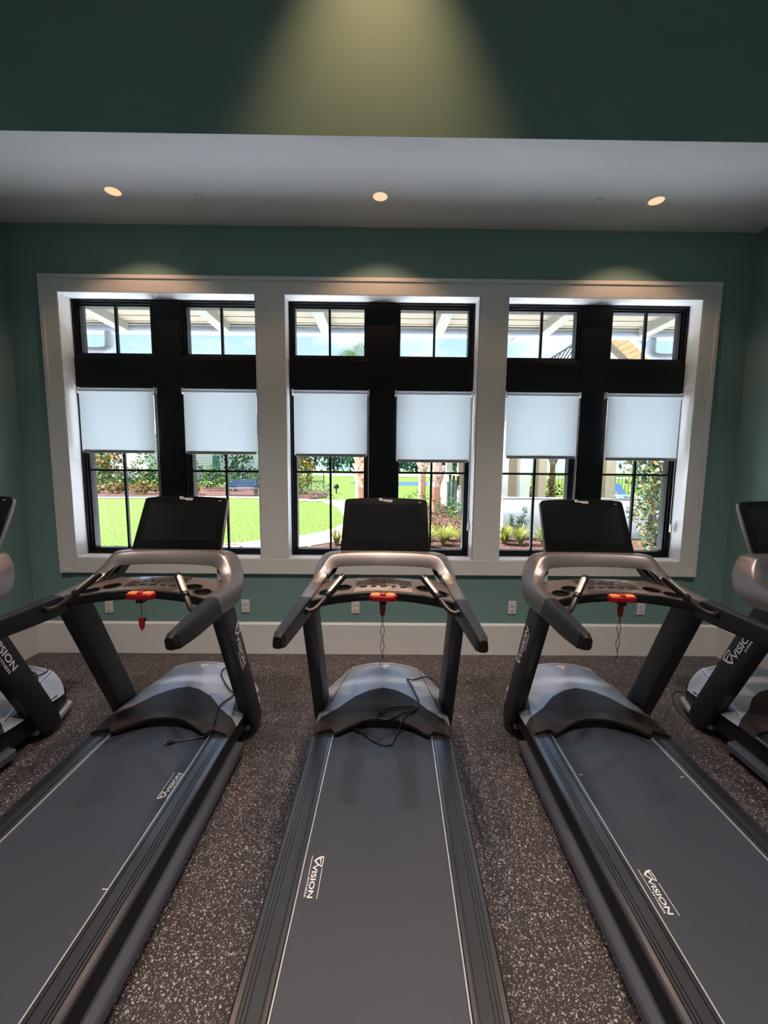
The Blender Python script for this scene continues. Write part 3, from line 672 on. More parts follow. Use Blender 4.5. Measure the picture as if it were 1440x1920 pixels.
# ------------------------------------------------------------------ outside
G = -.15
M_lawn = leafmat('lawn_grass', [(74, 104, 30), (126, 158, 58), (180, 198, 100)], .9, 14.0, 0.0, .2)
M_conc = mat('pale_concrete', (140, 135, 130), .85, var=.06, scale=6)
M_mulch = mat('mulch', (62, 42, 37), .95, var=.45, scale=30, bump=.5, bscale=40, spec=.05)
M_water = mat('pond_water', (70, 92, 124), .12, spec=.6)
M_stucco = mat('white_stucco', (236, 230, 228), .9, var=.04, scale=40, bump=.25, bscale=90)
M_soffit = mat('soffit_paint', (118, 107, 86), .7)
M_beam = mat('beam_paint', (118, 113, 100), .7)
M_gutter = mat('gutter_metal', (150, 154, 160), .4, metal=.15)
M_siding = mat('siding_paint', (236, 224, 228), .7)
M_iron = mat('fence_iron', (22, 24, 26), .5)
L_green = leafmat('leaf_green', [(46, 84, 40), (92, 134, 62), (142, 176, 92)], .5, 6.0, .25, .4)
L_dark = leafmat('leaf_dark', [(28, 62, 44), (58, 98, 66), (98, 138, 92)], .5, 3.0, .25, .4)
L_mix = leafmat('leaf_mixed', [(84, 112, 60), (150, 160, 78), (214, 170, 92), (205, 112, 82)], .5, 7.0)
L_croton = leafmat('leaf_croton', [(196, 84, 50), (226, 142, 60), (196, 196, 76), (110, 150, 60)], .5, 4.0)
L_far = leafmat('leaf_far', [(44, 84, 74), (78, 122, 98), (120, 160, 128)], .7, .8, .1, .6)
L_blade = leafmat('blade_yellow', [(150, 170, 60), (206, 208, 92), (238, 232, 140)], .5, 9.0)
L_mag = leafmat('leaf_magnolia', [(38, 66, 48), (84, 108, 76), (142, 146, 92), (170, 112, 72)], .35, 5.0, .25, .45)
L_pink = leafmat('leaf_pink', [(96, 120, 70), (150, 160, 96), (206, 132, 140), (178, 80, 110)], .5, 9.0)
M_bark = mat('palm_bark', (204, 148, 126), .9, spec=.1, var=.25, scale=14, bump=.4, bscale=30)
M_boot = mat('palm_boot', (222, 198, 184), .85, var=.2, scale=9)
M_stem = mat('stem_brown', (96, 78, 62), .9)
M_frond = leafmat('palm_frond', [(96, 132, 58), (140, 172, 76), (182, 200, 104)], .5, 3.0)

def flat(name, poly, z, m, th=.03, kind='structure', label=None):
    o = MB().prism(poly, z-th, z).build(name, m); o['kind'] = kind
    if label: o['label'] = label
    return o
flat('lawn', [(-70, .28), (70, .28), (70, 120), (-70, 120)], G, M_lawn, .2, label='bright mown lawn outside the windows')
def ribbon(P, wd):
    P = [np.array(p, float) for p in P]; L = []; R_ = []
    for i, p in enumerate(P):
        d = P[min(i+1, len(P)-1)]-P[max(i-1, 0)]; d /= np.linalg.norm(d); n = np.array([-d[1], d[0]]); L.append(p+n*wd/2); R_.append(p-n*wd/2)
    return L, R_
def walkway(name, P, wd, step, lab, z=G+.02):
    W = empty(name, (0, 0, 0), kind='structure'); W['label'] = lab
    Q = cat_rom(P, 12); d = [0]
    for a, b in zip(Q, Q[1:]): d.append(d[-1]+float(np.linalg.norm(b-a)))
    tot = d[-1]; n = max(1, int(tot/step)); at = lambda s: np.array([np.interp(s, d, [q[k] for q in Q]) for k in (0, 1)])
    for i in range(n):
        s0, s1 = tot*i/n+.012, tot*(i+1)/n-.012; pts = [at(s0+(s1-s0)*t) for t in (0, .25, .5, .75, 1)]
        L, R_ = ribbon(pts, wd); MB().prism([tuple(p) for p in L]+[tuple(p) for p in R_[::-1]], z-.04, z).build('slab', M_conc, W)
walkway('walkway', [(-6.5, 4.5), (-4.6, 4.72), (-3.6, 5.0), (-1.9, 6.2), (-.9, 7.6), (-.5, 9.6), (-.8, 12), (-1.4, 15), (-2.2, 16.9)], 1.25, 1.5, 'pale concrete path crossing the lawn near the windows')
walkway('walkway', [(-34, 18.6), (-22, 18.0), (-14, 18.0), (-9, 18.9), (-6, 18.5), (-3.6, 17.4), (-1.2, 17.0), (1.2, 17.6)], .85, 1.8, 'far pale concrete path along the planting bed', G+.03)
flat('planting_bed', [(-36, 19.1), (-14, 18.5), (-9, 19.4), (-5.6, 18.95), (-3.7, 17.95), (-3.0, 19.5), (-3.4, 24), (-9, 29), (-36, 29)], G+.05, M_mulch, .1, label='mulched bed of shrubs in front of the black fence')
flat('bounce_strip', [(-14, .31), (14, .31), (14, 4.5), (-14, 4.5)], G+.04, mat('bounce_white', (216, 222, 233), .9, var=.04, scale=5), .12, label='unseen white ground strip added outside to bounce sunlight into the room')  # added reflector below the sill line: throws cool sunlight up to the ceiling
flat('planting_bed', [(-2.0, 4.5), (8.0, 4.5), (8, 6.75), (3.05, 6.8), (2.95, 16), (1.3, 17), (.6, 12), (.35, 9), (-.2, 7.0), (-1.35, 5.65), (-2.0, 5.1), (-2.0, 4.6)], G+.03, M_mulch, .1, label='mulched bed along the white garden wall')
po = flat('pond', [(1.9+9*math.cos(a)*1.0+4, 37.5+4.2*math.sin(a)) for a in np.linspace(0, 2*math.pi, 24, endpoint=False)], G+.012, M_water, .02, label='blue grey pond beyond the lawn')
flat('far_bank', [(-60, 62), (60, 56), (60, 100), (-60, 100)], G+.05, mat('far_grass', (84, 112, 64), .9, var=.2, scale=.3), .1, label='far grassy bank before the trees')

# ---- eave over the windows
sof = empty('roof_eave', (0, .35, 3.15)); tag(sof, 'beige plank eave with white beams above the windows, seen through the top panes', 'eave')
sof_loc = Vector((0, .35, 3.15))
for i in range(5):
    y0 = .33+i*.168
    for x0, x1 in ((-6, -2.3), (-2.297, 1.1), (1.103, 6)) if i % 2 else ((-6, -.9), (-.897, 2.2), (2.203, 6)):
        MB().box(x0, x1, y0-.35, y0+.150-.35, -.015, .01).build('plank', M_soffit, sof)
box('deck', mat('roof_dark', (60, 56, 52), .9), -6, 6, -.05, .82, .02, .06, sof)
for x in (-2.72, -1.676+.02, -.59, .60, 1.72, 2.78): MB().box(x-.055, x+.055, -.02, .70, -.10, -.012).build('beam', M_beam, sof, bevel=.004)
box('fascia', M_beam, -6, 6, .70, .73, -.03, .08, sof)
gt = MB(); prof = [(.73+.055+.058*math.cos(a), -.045+.062*math.sin(a)) for a in np.linspace(math.pi, 2*math.pi, 10)]; prof += [(.838, .0), (.732, .0)]
gt.rings([[(x, y, z) for y, z in prof] for x in (-6, 6)]); g_ = gt.build('gutter', M_gutter, sof, smooth=True)
for x in (-2.22, -1.2, .2, 1.42, 2.42): box('gutter_strap', M_iron, x-.004, x+.004, .735, .85, -.108, -.104, g_)
for s_, x0 in ((-1, -2.93), (1, 2.93)):
    P = cat_rom([(x0, .785, -.10), (x0, .785, -.20), (x0-s_*-.01, .76, -.28), (x0+s_*.10, .64, -.33), (x0+s_*.34, .34, -.37), (x0+s_*.50, .12, -.40)], 6)
    d = MB().tube(P, .046, 16); o = d.build('downspout', M_gutter, sof, smooth=True)
    for t in (6, 8, 10, 12, 14, 16):
        a, b = P[t], P[t+1]; MB().tube([a, a+(b-a)*.2], .0475, 16).build('ring', M_gutter, o, smooth=True)

# ---- foliage helpers
def leaves(name, m, par, n, c, rad, size, flatten=1.0, hollow=.55, asp=.45):
    g = RNG.normal(size=(n, 3)); g /= np.linalg.norm(g, axis=1)[:, None]
    rr = hollow+(1-hollow)*RNG.random(n)**.7; rr *= 1+.18*np.sin(g[:, 0]*5+g[:, 1]*4+c[0])+.12*np.sin(g[:, 2]*7+c[1])
    P = g*rr[:, None]*np.array(rad)+np.array(c)
    d = RNG.normal(size=(n, 3))+g*.6; d /= np.linalg.norm(d, axis=1)[:, None]
    q = np.cross(d, RNG.normal(size=(n, 3))); q /= np.linalg.norm(q, axis=1)[:, None]
    s_ = size*(.7+.6*RNG.random(n))[:, None]
    V = np.stack([P-d*s_*.5, P+q*s_*asp*.5, P+d*s_*.5, P-q*s_*asp*.5], 1).reshape(-1, 3)
    F = np.arange(4*n).reshape(n, 4)
    me = bpy.data.meshes.new(name); me.from_pydata(V.tolist(), [], F.tolist()); me.materials.append(m)
    o = bpy.data.objects.new(name, me); COL.objects.link(o); o.parent = par
    return o
def shrub(x, y, h, wd, m, lab, n=220, size=.12, z=G, name='shrub', cat='shrub', group=None, stem=True):
    o = empty(name, (x, y, z), RNG.random()*6, lab, cat, group)
    leaves('foliage', m, o, n, (0, 0, h*.55), (wd/2, wd/2, h*.5), size)
    if stem:
        b = MB()
        for k in range(4):
            a = k*1.57+x; b.tube([(0, 0, 0), (wd*.16*math.cos(a), wd*.16*math.sin(a), h*.3), (wd*.28*math.cos(a), wd*.28*math.sin(a), h*.62)], [.014, .010, .006], 5)
        b.build('stem', M_stem, o)
    return o
def clump(x, y, h, n, m, lab, z=G+.03, group='grass clumps under the windows', spread=.95):
    o = empty('ornamental_grass', (x, y, z), 0, lab, 'grass clump', group); b = MB()
    for k in range(n):
        a = RNG.random()*2*math.pi; L = h*(.7+.5*RNG.random()); out_ = spread*h*(.25+.9*RNG.random()); w_ = .009+.005*RNG.random()
        ca, sa = math.cos(a), math.sin(a); pts = []
        for t in (0, .35, .7, 1): pts.append((ca*out_*t*t*.9+ca*.03, sa*out_*t*t*.9+sa*.03, L*(t-.42*t*t*RNG.uniform(.8, 1.3)*out_/h)))
        R_ = []
        for t, p in zip((1, .9, .6, .08), pts): R_.append([(p[0]-sa*w_*t, p[1]+ca*w_*t, p[2]), (p[0]+sa*w_*t, p[1]-ca*w_*t, p[2])])
        b.rings(R_, closed=False, caps=False)
    b.build('blades', m, o); return o
def palm(x, y, h, r, boots, lab, crown=1.25, lean=0.0):
    o = empty('palm_tree', (x, y, G), 0, lab, 'palm tree')
    prof = [(r*1.15, 0), (r*1.0, .25)]+[(r*(.93+.05*math.sin(i*2.1)), .25+(h-.25)*i/14) for i in range(1, 15)]
    MB().lathe(prof, n=14).build('trunk', M_bark, o, smooth=True)
    b = MB(); z = boots; k = 0
    while z < h:
        for j in range(5):
            a = j*2*math.pi/5+k*.63; ca, sa = math.cos(a), math.sin(a); side = (-sa, ca); tilt = .22 if (k+j) % 2 else -.22
            q = []
            for t, rr, w_ in ((0, r*.9, .10), (.5, r*1.12, .075), (1, r*1.55, .035)):
                cx_, cy_ = ca*rr+side[0]*tilt*t, sa*rr+side[1]*tilt*t; zz = z+.42*t
                q.append([(cx_-side[0]*w_, cy_-side[1]*w_, zz), (cx_+side[0]*w_, cy_+side[1]*w_, zz), (cx_+side[0]*w_-ca*.04, cy_+side[1]*w_-sa*.04, zz+.02), (cx_-side[0]*w_-ca*.04, cy_-side[1]*w_-sa*.04, zz+.02)])
            b.rings(q)
        z += .19; k += 1
    bo = b.build('leaf_bases', M_boot, o); bo['kind'] = 'stuff'
    f = MB()
    for k in range(26):
        a = k*2.4; el = math.radians(75-4.6*k); ca, sa = math.cos(a), math.sin(a); L = crown*(.55+.25*RNG.random())
        s0 = Vector((ca*r*.5, sa*r*.5, h)); tip = s0+Vector((ca*math.cos(el), sa*math.cos(el), math.sin(el)))*L
        f.tube([s0, s0*.4+tip*.6+Vector((0, 0, .05)), tip], [.018, .013, .008], 4)
        D = (tip-s0).normalized(); sd = D.cross(Vector((0, 0, 1))); sd = sd.normalized() if sd.length > .1 else Vector((1, 0, 0)); U = sd.cross(D)
        for j in range(17):
            an = math.radians(-95+190*j/16); dd = (D*math.cos(an)+sd*math.sin(an)); ln = crown*.52*(1-.25*abs(an)/1.6); e1 = tip+dd*ln*.6+U*.03; e2 = tip+dd*ln-Vector((0, 0, .18*ln)); pp = D.cross(U)*.0+U.cross(dd)*.024
            f.add([tip, e1+pp, e2, e1-pp], [(0, 1, 2, 3)])
    f.build('crown', M_frond, o)
    return o
palm(-.86, 14.6, 5.1, .24, .85, 'palm tree with criss-crossed leaf bases, behind the middle treadmill screen at its left', 1.5)
palm(2.24, 19.2, 4.6, .20, 1.25, 'more distant of two palm trunks, left of the bar in the fourth window')
palm(2.11, 12.4, 4.0, .185, 1.0, 'nearer of two palm trunks, right of the bar in the fourth window')
palm(8.05, 16.2, 4.2, .13, 1.9, 'thin palm trunk beyond the white garden wall, between the pavilion columns')

# ---- near planting
for i, (x, y, h, n, lab) in enumerate(((-.98, 5.75, 0.48, 100, 'yellow green grass clump at the edge of the path, left of the middle screen'), (-.55, 5.5, 0.46, 100, 'yellow green grass clump half hidden by the middle screen at left'),
    (1.02, 5.6, 0.52, 100, 'yellow grass clump just right of the middle screen'), (1.42, 5.75, 0.52, 100, 'yellow grass clump in the bottom middle of the fourth window'), (1.86, 5.7, 0.54, 100, 'yellow grass clump at the bottom right corner of the fourth window'),
    (2.86, 5.95, 0.52, 100, 'yellow grass clump at the bottom left corner of the fifth window'), (3.22, 5.9, 0.50, 100, 'yellow grass clump in front of the small sapling'), (1.15, 6.35, .44, 90, 'yellow grass clump behind the one right of the middle screen'), (1.62, 6.4, .46, 90, 'second row yellow grass clump, middle of the fourth window'), (2.12, 6.3, .46, 90, 'second row yellow grass clump, right side of the fourth window'), (3.05, 6.45, .42, 90, 'small yellow grass clump left of the sapling, against the white wall'), (3.74, 5.9, 0.48, 100, 'yellow grass clump just left of the right treadmill screen'))):
    clump(x, y, h, n, L_blade, lab)
for x, y, h, wd, m, n, lab in ((1.35, 10.2, .6, .8, L_green, 260, 'green bush at the foot of the nearer palm'), (2.25, 11.0, .75, .9, L_green, 300, 'green bush beside the black gate'),
    (1.5, 8.2, .55, .9, L_pink, 300, 'pinkish flowering bush left in the bed by the white wall'), (2.45, 9.0, .7, 1.0, L_green, 340, 'green leafy bush against the white wall, below the gate'),
    (2.0, 7.3, .45, .9, L_pink, 300, 'low pinkish bush in the middle of the bed'), (2.6, 7.2, .6, .8, L_mix, 260, 'mixed green bush at the right edge of the fourth window'), (1.2, 6.9, .42, .8, L_mix, 260, 'low bush behind the yellow grass clumps'),
    (4.15, 6.2, .75, .5, L_green, 160, 'slim green bush just beside the left edge of the right treadmill screen'), (1.55, 14.2, .7, 1.0, L_green, 200, 'green bush behind the nearer palm trunk')):
    shrub(x, y, h, wd, m, lab, n, .085, name='bush', cat='bush')
sp_ = empty('sapling', (3.38, 6.6, G), 0, 'small dark green sapling with upright branches against the white wall', 'sapling')
b = MB(); tips = []
for k, (a, L, out_) in enumerate(((.2, .78, .16), (2.6, .62, .20), (3.6, .46, .26), (5.5, .5, .24), (1.2, .55, .14))):
    P = [(0, 0, .0), (out_*.5*math.cos(a), out_*.3*math.sin(a), L*.45), (out_*math.cos(a), out_*.6*math.sin(a), L)]
    b.tube(cat_rom(P, 4), .008, 5); tips.append(P)
b.build('stem', M_stem, sp_)
m = MB()
for P in tips:
    Q = cat_rom(P, 10)
    for q in Q[3:]:
        for j in range(3):
            d = Vector((RNG.normal(), RNG.normal(), .6)).normalized(); s_ = d.cross(Vector((RNG.normal(), RNG.normal(), RNG.normal()))).normalized()*.014; p = Vector(q); m.add([p, p+d*.045+s_*1.3, p+d*.095, p+d*.045-s_*1.3], [(0, 1, 2, 3)])
m.build('leaves', L_dark, sp_)
mg = empty('magnolia_tree', (5.34, 4.55, G), 0, 'bushy magnolia with green and bronze leaves in the rightmost window', 'tree')
for (x, y, z, r1, r2, n) in ((0, 0, 1.75, .58, .55, 800), (.2, .0, 1.05, .44, .5, 700), (-.12, .1, 2.35, .45, .5, 400), (.14, 0, .5, .38, .42, 520), (.42, .1, 1.5, .4, .6, 420), (-.32, 0, .95, .22, .25, 80)):
    leaves('foliage', L_mag, mg, n, (x, y, z), (r1, r1, r2), .125, hollow=.2, asp=.42)
b = MB().tube(cat_rom([(0, 0, 0), (.02, .02, .7), (-.02, 0, 1.5), (.03, 0, 2.5)], 4), [.035]*4+[.03]*4+[.022]*4+[.012], 7)
for z, a, L in ((.6, .5, .4), (.9, 2.4, .5), (1.2, 3.6, .5), (1.5, 5, .5), (1.8, 1.2, .4), (.8, 3.3, .55)): b.tube([(0, 0, z), (L*math.cos(a), L*math.sin(a), z+.35)], [.014, .006], 5)
b.build('trunk', M_stem, mg)

# ---- white garden wall, gate, pavilion, pool things
gw = empty('garden_wall', (3.1, 6.9, G), 0, 'low white stucco wall with a smooth cap, in the fifth window', 'wall')
for nm, (x0, x1, y0, y1, z0, z1), mm in (('wall_face', (-.02, 6.5, 0, .2, 0, .98), M_stucco), ('cap', (-.05, 6.55, -.03, .23, .98, 1.03), M_conc), ('return_face', (-.02, .16, .2, 5.2, 0, .98), M_stucco), ('return_cap', (-.05, .19, .23, 5.23, .98, 1.03), M_conc), ('far_face', (-.2, .02, 8.0, 11.0, 0, 1.05), M_stucco), ('far_cap', (-.22, .05, 7.98, 11.05, 1.05, 1.10), M_conc)):
    box(nm, mm, x0, x1, y0, y1, z0, z1, gw)
gt_ = empty('garden_gate', (3.02, 12.9, G), 0, 'black metal gate in the white wall, in the fourth window', 'gate')
for y in (0, .95, 1.9): box('gate_post', M_iron, -.04, .04, y-.04, y+.04, 0, 1.36, gt_); box('post_cap', M_iron, -.055, .055, y-.055, y+.055, 1.36, 1.40, gt_)
for y in (0, .95):
    box('gate_rail', M_iron, -.02, .02, y+.04, y+.91, 1.16, 1.22, gt_); box('gate_rail', M_iron, -.02, .02, y+.04, y+.91, .12, .18, gt_)
    box('mesh_panel', mat('gate_mesh', (44, 66, 56), .6), -.006, .006, y+.04, y+.91, .18, 1.16, gt_)
for k, (y, lab) in enumerate(((12.35, 'white arched rail nearer than the black gate'), (15.2, 'white arched rail beyond the black gate'))):
    o = empty('arched_rail', (2.98, y, G), 0, lab, 'rail', 'white arched rails beside the gate')
    MB().tube(cat_rom([(0, -.28, 0), (0, -.28, .72), (0, -.22, .95), (0, 0, 1.05), (0, .22, .95), (0, .28, .72), (0, .28, 0)], 5), .032, 10).build('rail_tube', M_siding, o, smooth=True)
    box('rail_panel', M_siding, -.01, .01, -.25, .25, .05, .9, o)
pv = empty('pavilion', (5.6, 9.5, G), 0, 'beige and white pool pavilion with square columns and metal roof', 'pavilion')
M_beige = mat('column_beige', (206, 184, 160), .85); M_colw = mat('column_white', (234, 228, 222), .85); M_roof = mat('roof_metal', (92, 97, 102), .4, metal=.4)
P0 = Vector((5.6, 9.5, G))
for x0, x1, y, mm in ((3.78, 4.12, 10.2, M_colw), (4.44, 4.76, 10.0, M_colw), (5.14, 5.40, 10.3, M_beige), (7.18, 7.48, 10.0, M_beige), (3.02, 3.28, 16.0, M_colw), (3.6, 3.95, 16.2, M_beige), (8.9, 9.2, 14, M_beige)):
    h_ = 3.0
    o = box('column', mm, x0-P0.x, x1-P0.x, y-.17-P0.y, y+.17-P0.y, 0, h_, pv); box('column_base', mm, x0-.04-P0.x, x1+.04-P0.x, y-.21-P0.y, y+.21-P0.y, 0, .2, o)
box('inner_wall', M_beige, 4.62-P0.x, 5.02-P0.x, 2.2, 2.45, 0, 3.0, pv); box('inner_wall', M_beige, 4.10-P0.x, 4.36-P0.x, 2.2, 2.45, 0, 3.0, pv)
box('header', M_beige, 2.9-P0.x, 9.3-P0.x, .2, 7.0, 3.0, 3.18, pv)
# main metal roof, ridge running away from the windows
Y0, Y1 = 9.5-P0.y, 24-P0.y; RX, RZ = 6.94-P0.x, 6.05-G; EX, EZ = 5.2-P0.x, 3.2-G
m = MB(); m.add([(RX, Y0, RZ), (RX, Y1, RZ), (EX, Y1, EZ), (EX, Y0, EZ), (RX+.06, Y0, RZ-.08), (RX+.06, Y1, RZ-.08), (EX, Y1, EZ-.09), (EX, Y0, EZ-.09)], [(0, 1, 2, 3), (4, 7, 6, 5), (0, 3, 7, 4), (1, 5, 6, 2), (2, 6, 7, 3)]); m.build('roof_slope', M_roof, pv)
sm_ = mat('seam_metal', (38, 41, 44), .5)
for k in range(34):
    y = Y0+.05+k*.45; n_ = Vector((-(RZ-EZ), 0, RX-EX)).normalized()*.035; a, b2 = Vector((RX, y, RZ)), Vector((EX, y, EZ)); w_ = Vector((0, .022, 0))
    q = [a-w_, a+w_, b2+w_, b2-w_]; MB().add([*q, *[p+n_ for p in q]], [(0, 3, 2, 1), (4, 5, 6, 7), (0, 1, 5, 4), (2, 3, 7, 6), (1, 2, 6, 5), (3, 0, 4, 7)]).build('roof_seam', sm_, pv)
MB().tube([(RX, Y0, RZ+.01), (RX, Y1, RZ+.01)], .05, 8).build('ridge_cap', sm_, pv)
# gable wing on the right: wall, raked plank soffit, fascia
gb = empty('gable_roof', (7.0, 7.2, 3.6), 0, 'gable end with warm planked soffit and white rake board, top of the rightmost window', 'roof')
zr = lambda x: 9.366-.83*x   # soffit inner line height at plane y=7.5
Gx, Gy, Gz = 7.0, 7.2, 3.6
def rakebox(nm, mm, x0, x1, y0, y1, dz0, dz1, par, bev=0):
    V = [(x-Gx, y-Gy, zr(x)+dz-Gz) for dz in (dz0, dz1) for y in (y0, y1) for x in (x0, x1)]
    return MB().add(V, [(0, 2, 3, 1), (4, 5, 7, 6), (0, 1, 5, 4), (2, 6, 7, 3), (0, 4, 6, 2), (1, 3, 7, 5)]).build(nm, mm, par)
M_plank = mat('plank_tan', (206, 168, 122), .7, var=.06, scale=3)
for k in range(19):
    x0 = 5.3+k*.115; rakebox('soffit_plank', M_plank, x0, x0+.100, 6.5, 7.2, 0, .02, gb)
rakebox('roof_deck', M_roof, 5.35, 7.5, 6.46, 7.45, .03, .09, gb); rakebox('rake_board', M_colw, 5.25, 7.5, 6.42, 6.50, -.03, .12, gb)
rakebox('rake_trim', M_gutter, 5.25, 7.5, 6.38, 6.42, .05, .16, gb); rakebox('frieze_board', M_beam, 5.25, 7.5, 7.10, 7.2, -.14, -.005, gb)
V = [(x-Gx, y-Gy, z-Gz) for y in (7.2, 7.4) for x, z in ((5.3, 2.6), (7.4, 2.6), (7.4, zr(7.4)), (5.3, zr(5.3)))]
MB().add(V, [(0, 1, 2, 3), (4, 7, 6, 5), (0, 4, 5, 1), (1, 5, 6, 2), (2, 6, 7, 3), (3, 7, 4, 0)]).build('gable_wall', mat('gable_wall_paint', (206, 192, 182), .85), gb)
for x in (5.4, 7.3): box('porch_column', M_colw, x-.12-Gx, x+.12-Gx, .0, .2, G-Gz, 2.65-Gz, gb)
# pool chairs seen over the wall in the last window
M_sling = mat('sling_blue', (44, 72, 112), .7)
for i, (x, y, lab) in enumerate(((10.6, 17.5, 'blue and white pool lounger nearest the beige column'), (11.6, 17.9, 'blue and white pool lounger second from the beige column'), (12.7, 18.3, 'blue and white pool lounger beside the magnolia leaves'), (9.9, 14.6, 'white pool lounger nearer the wall'))):
    o = empty('pool_lounger', (x, y, G), .35, lab, 'lounger', 'pool loungers'); mm = M_sling if i < 3 else M_siding
    box('seat', mm, -.3, .3, -1.2, .1, .34, .38, o); MB().box(-.3, .3, 0, .75, 0, .04, Matrix.Translation((0, .1, .35)) @ Matrix.Rotation(math.radians(50), 4, 'X')).build('backrest', mm, o)
    for sx in (-.3, .3):
        box('side_rail', M_siding, sx-.03, sx+.03, -1.25, .65, .29, .34, o)
        for yy in (-1.1, .5): box('leg', M_siding, sx-.03, sx+.03, yy-.03, yy+.03, 0, .3, o)
o = empty('pool_ladder', (7.25, 13.0, G), 0, 'pale leaning frame beyond the white wall, left of the dark post', 'ladder')
for dx in (0, .32): MB().tube([(dx, 0, 0), (dx+.28, .25, 1.9)], .028, 8).build('side_rail', M_gutter, o, smooth=True)
for k in range(5): MB().tube([(.28*(k+1)/6, .25*(k+1)/6, 1.9*(k+1)/6), (.32+.28*(k+1)/6, .25*(k+1)/6, 1.9*(k+1)/6)], .018, 6).build('rung', M_gutter, o, smooth=True)
for x, y, h, wd, lab in ((7.6, 15.2, 1.2, 1.2, 'green bush beyond the white wall at the thin palm'), (6.4, 15.0, 1.1, 1.0, 'green bush beyond the white wall, left of the thin palm'), (9.2, 15.6, 1.0, 1.2, 'green bush beyond the white wall, right of the thin palm'), (12.2, 15.8, .9, 1.6, 'low green bush in front of the pool loungers')):
    shrub(x, y, h, wd, L_mix if x < 8 else L_green, lab, 260, .12, name='bush', cat='bush')
pf_ = empty('pool_fence', (14, 21.5, G), 0, 'dark pool fence behind the loungers', 'fence')
b = MB()
for k in range(60): b.box(-6+k*.2-.012, -6+k*.2+.012, -.012, .012, .05, 1.3)
pk = b.build('picket', M_iron, pf_); pk['kind'] = 'stuff'; box('rail', M_iron, -6, 6, -.02, .02, 1.22, 1.27, pf_); box('rail', M_iron, -6, 6, -.02, .02, .12, .17, pf_)

# ---- long black fence, bench, far bed
fz = .30
fe = empty('iron_fence', (-18, 27.5, fz), 0, 'black picket fence behind the shrubs, in the two left windows', 'fence')
b = MB()
for k in range(281): b.box(-17+k*.11-.009, -17+k*.11+.009, -.009, .009, -.35, .80)
pk = b.build('picket', M_iron, fe); pk['kind'] = 'stuff'
box('top_rail', M_iron, -17, 13.85, -.016, .016, .74, .78, fe); box('bottom_rail', M_iron, -17, 13.85, -.016, .016, .10, .14, fe)
for k in range(14): box('fence_post', M_iron, -17+k*2.37-.03, -17+k*2.37+.03, -.03, .03, -.45, .88, fe)
bn = empty('garden_bench', (-7.75, 20.0, G), .06, 'slate blue garden bench by the far path, in the second window', 'bench'); M_bench = mat('bench_blue', (82, 98, 130), .6); M_bl = mat('bench_leg', (66, 72, 84), .6)
for k in range(4): MB().box(-.85, .85, .18+.01*k, .215+.01*k, .50+k*.105, .59+k*.105).build('back_slat', M_bench, bn)
for k in range(4): box('seat_slat', M_bench, -.85, .85, -.30+k*.12, -.20+k*.12, .42, .45, bn)
for x in (-.78, .78):
    for y in (-.26, .2): box('leg', M_bl, x-.03, x+.03, y-.03, y+.03, 0, .44 if y < 0 else .92, bn)
    box('armrest', M_bl, x-.035, x+.035, -.3, .2, .62, .66, bn); box('armrest_post', M_bl, x-.025, x+.025, -.29, -.24, .44, .62, bn)
WIN = ((162, 306, 'first'), (352, 492, 'second'), (548, 692, 'third'), (741, 886, 'fourth'), (935, 1082, 'fifth'), (1120, 1262, 'sixth'))
def pix(x, y, z):
    d = Vector((x, y, z))-CAM_POS; return 720+CAM_F*d.dot(rgt)/d.dot(fwd)
def in_window(x, y, r=.5, z=.5):
    for a, b, n in WIN:
        if pix(x+r, y, z) > a and pix(x-r, y, z) < b: return n
ORD = ('first', 'second', 'third', 'fourth', 'fifth', 'sixth', 'seventh', 'eighth', 'ninth', 'tenth')
def ordinal_labels(objs, phrase):
    by = {}
    for o, n in objs: by.setdefault(n, []).append(o)
    for n, L in by.items():
        L.sort(key=lambda o: pix(*o.location))
        for i, o in enumerate(L): o['label'] = (f'single {phrase}, in the {n} window' if len(L) == 1 else f'{ORD[i]} {phrase} from left, {n} window')
FAR = {0: [], 1: [], 2: []}
pid = [('shrub', L_green, 'rounded green shrub in the far bed before the fence'), ('flowering_shrub', L_mix, 'low mixed yellow and orange shrub at the far bed edge'), ('dark_shrub', L_dark, 'dark green shrub close to the black fence')]
bedpts = []
for i in range(46):
    row = i % 3; k = i//3; x = -27+k*1.45+.5*row+RNG.uniform(-.3, .3)
    if x > -3.9 or (-9.9 < x < -5.6 and row == 1): continue
    if row == 0: y, h, wd, t = 23.8+RNG.uniform(-.8, .8), 1.15+RNG.uniform(-.2, .35), 1.3, 0
    elif row == 1: y, h, wd, t = 20.3+RNG.uniform(-.3, .5), .6+RNG.uniform(-.1, .2), 1.35, 1
    else: y, h, wd, t = 26.3+RNG.uniform(-.4, .5), 1.45+RNG.uniform(-.3, .4), 1.35, 2
    wn_ = in_window(x, y, wd*.35)
    if not wn_: continue
    nm, mm, lab = pid[t]; FAR[t].append((shrub(x, y, h, wd, mm, lab, 260, .2, G+.05, nm, 'shrub', {0: 'rounded shrubs in the far bed', 1: 'low mixed shrubs in the far bed', 2: 'dark shrubs at the fence'}[t], stem=False), wn_))
for t, ph in ((0, 'rounded green shrub midway in the far bed'), (1, 'low yellow and orange shrub at the lawn edge'), (2, 'dark green shrub at the black fence')): ordinal_labels(FAR[t], ph)
shrub(-21.3, 22.6, 2.9, 1.6, L_croton, 'tall orange and yellow shrub at the left edge of the first window', 320, .24, name='croton', cat='shrub')
shrub(-4.75, 21.5, 2.6, 1.7, L_croton, 'tall red and yellow shrub at the left of the third window', 360, .22, name='croton', cat='shrub')
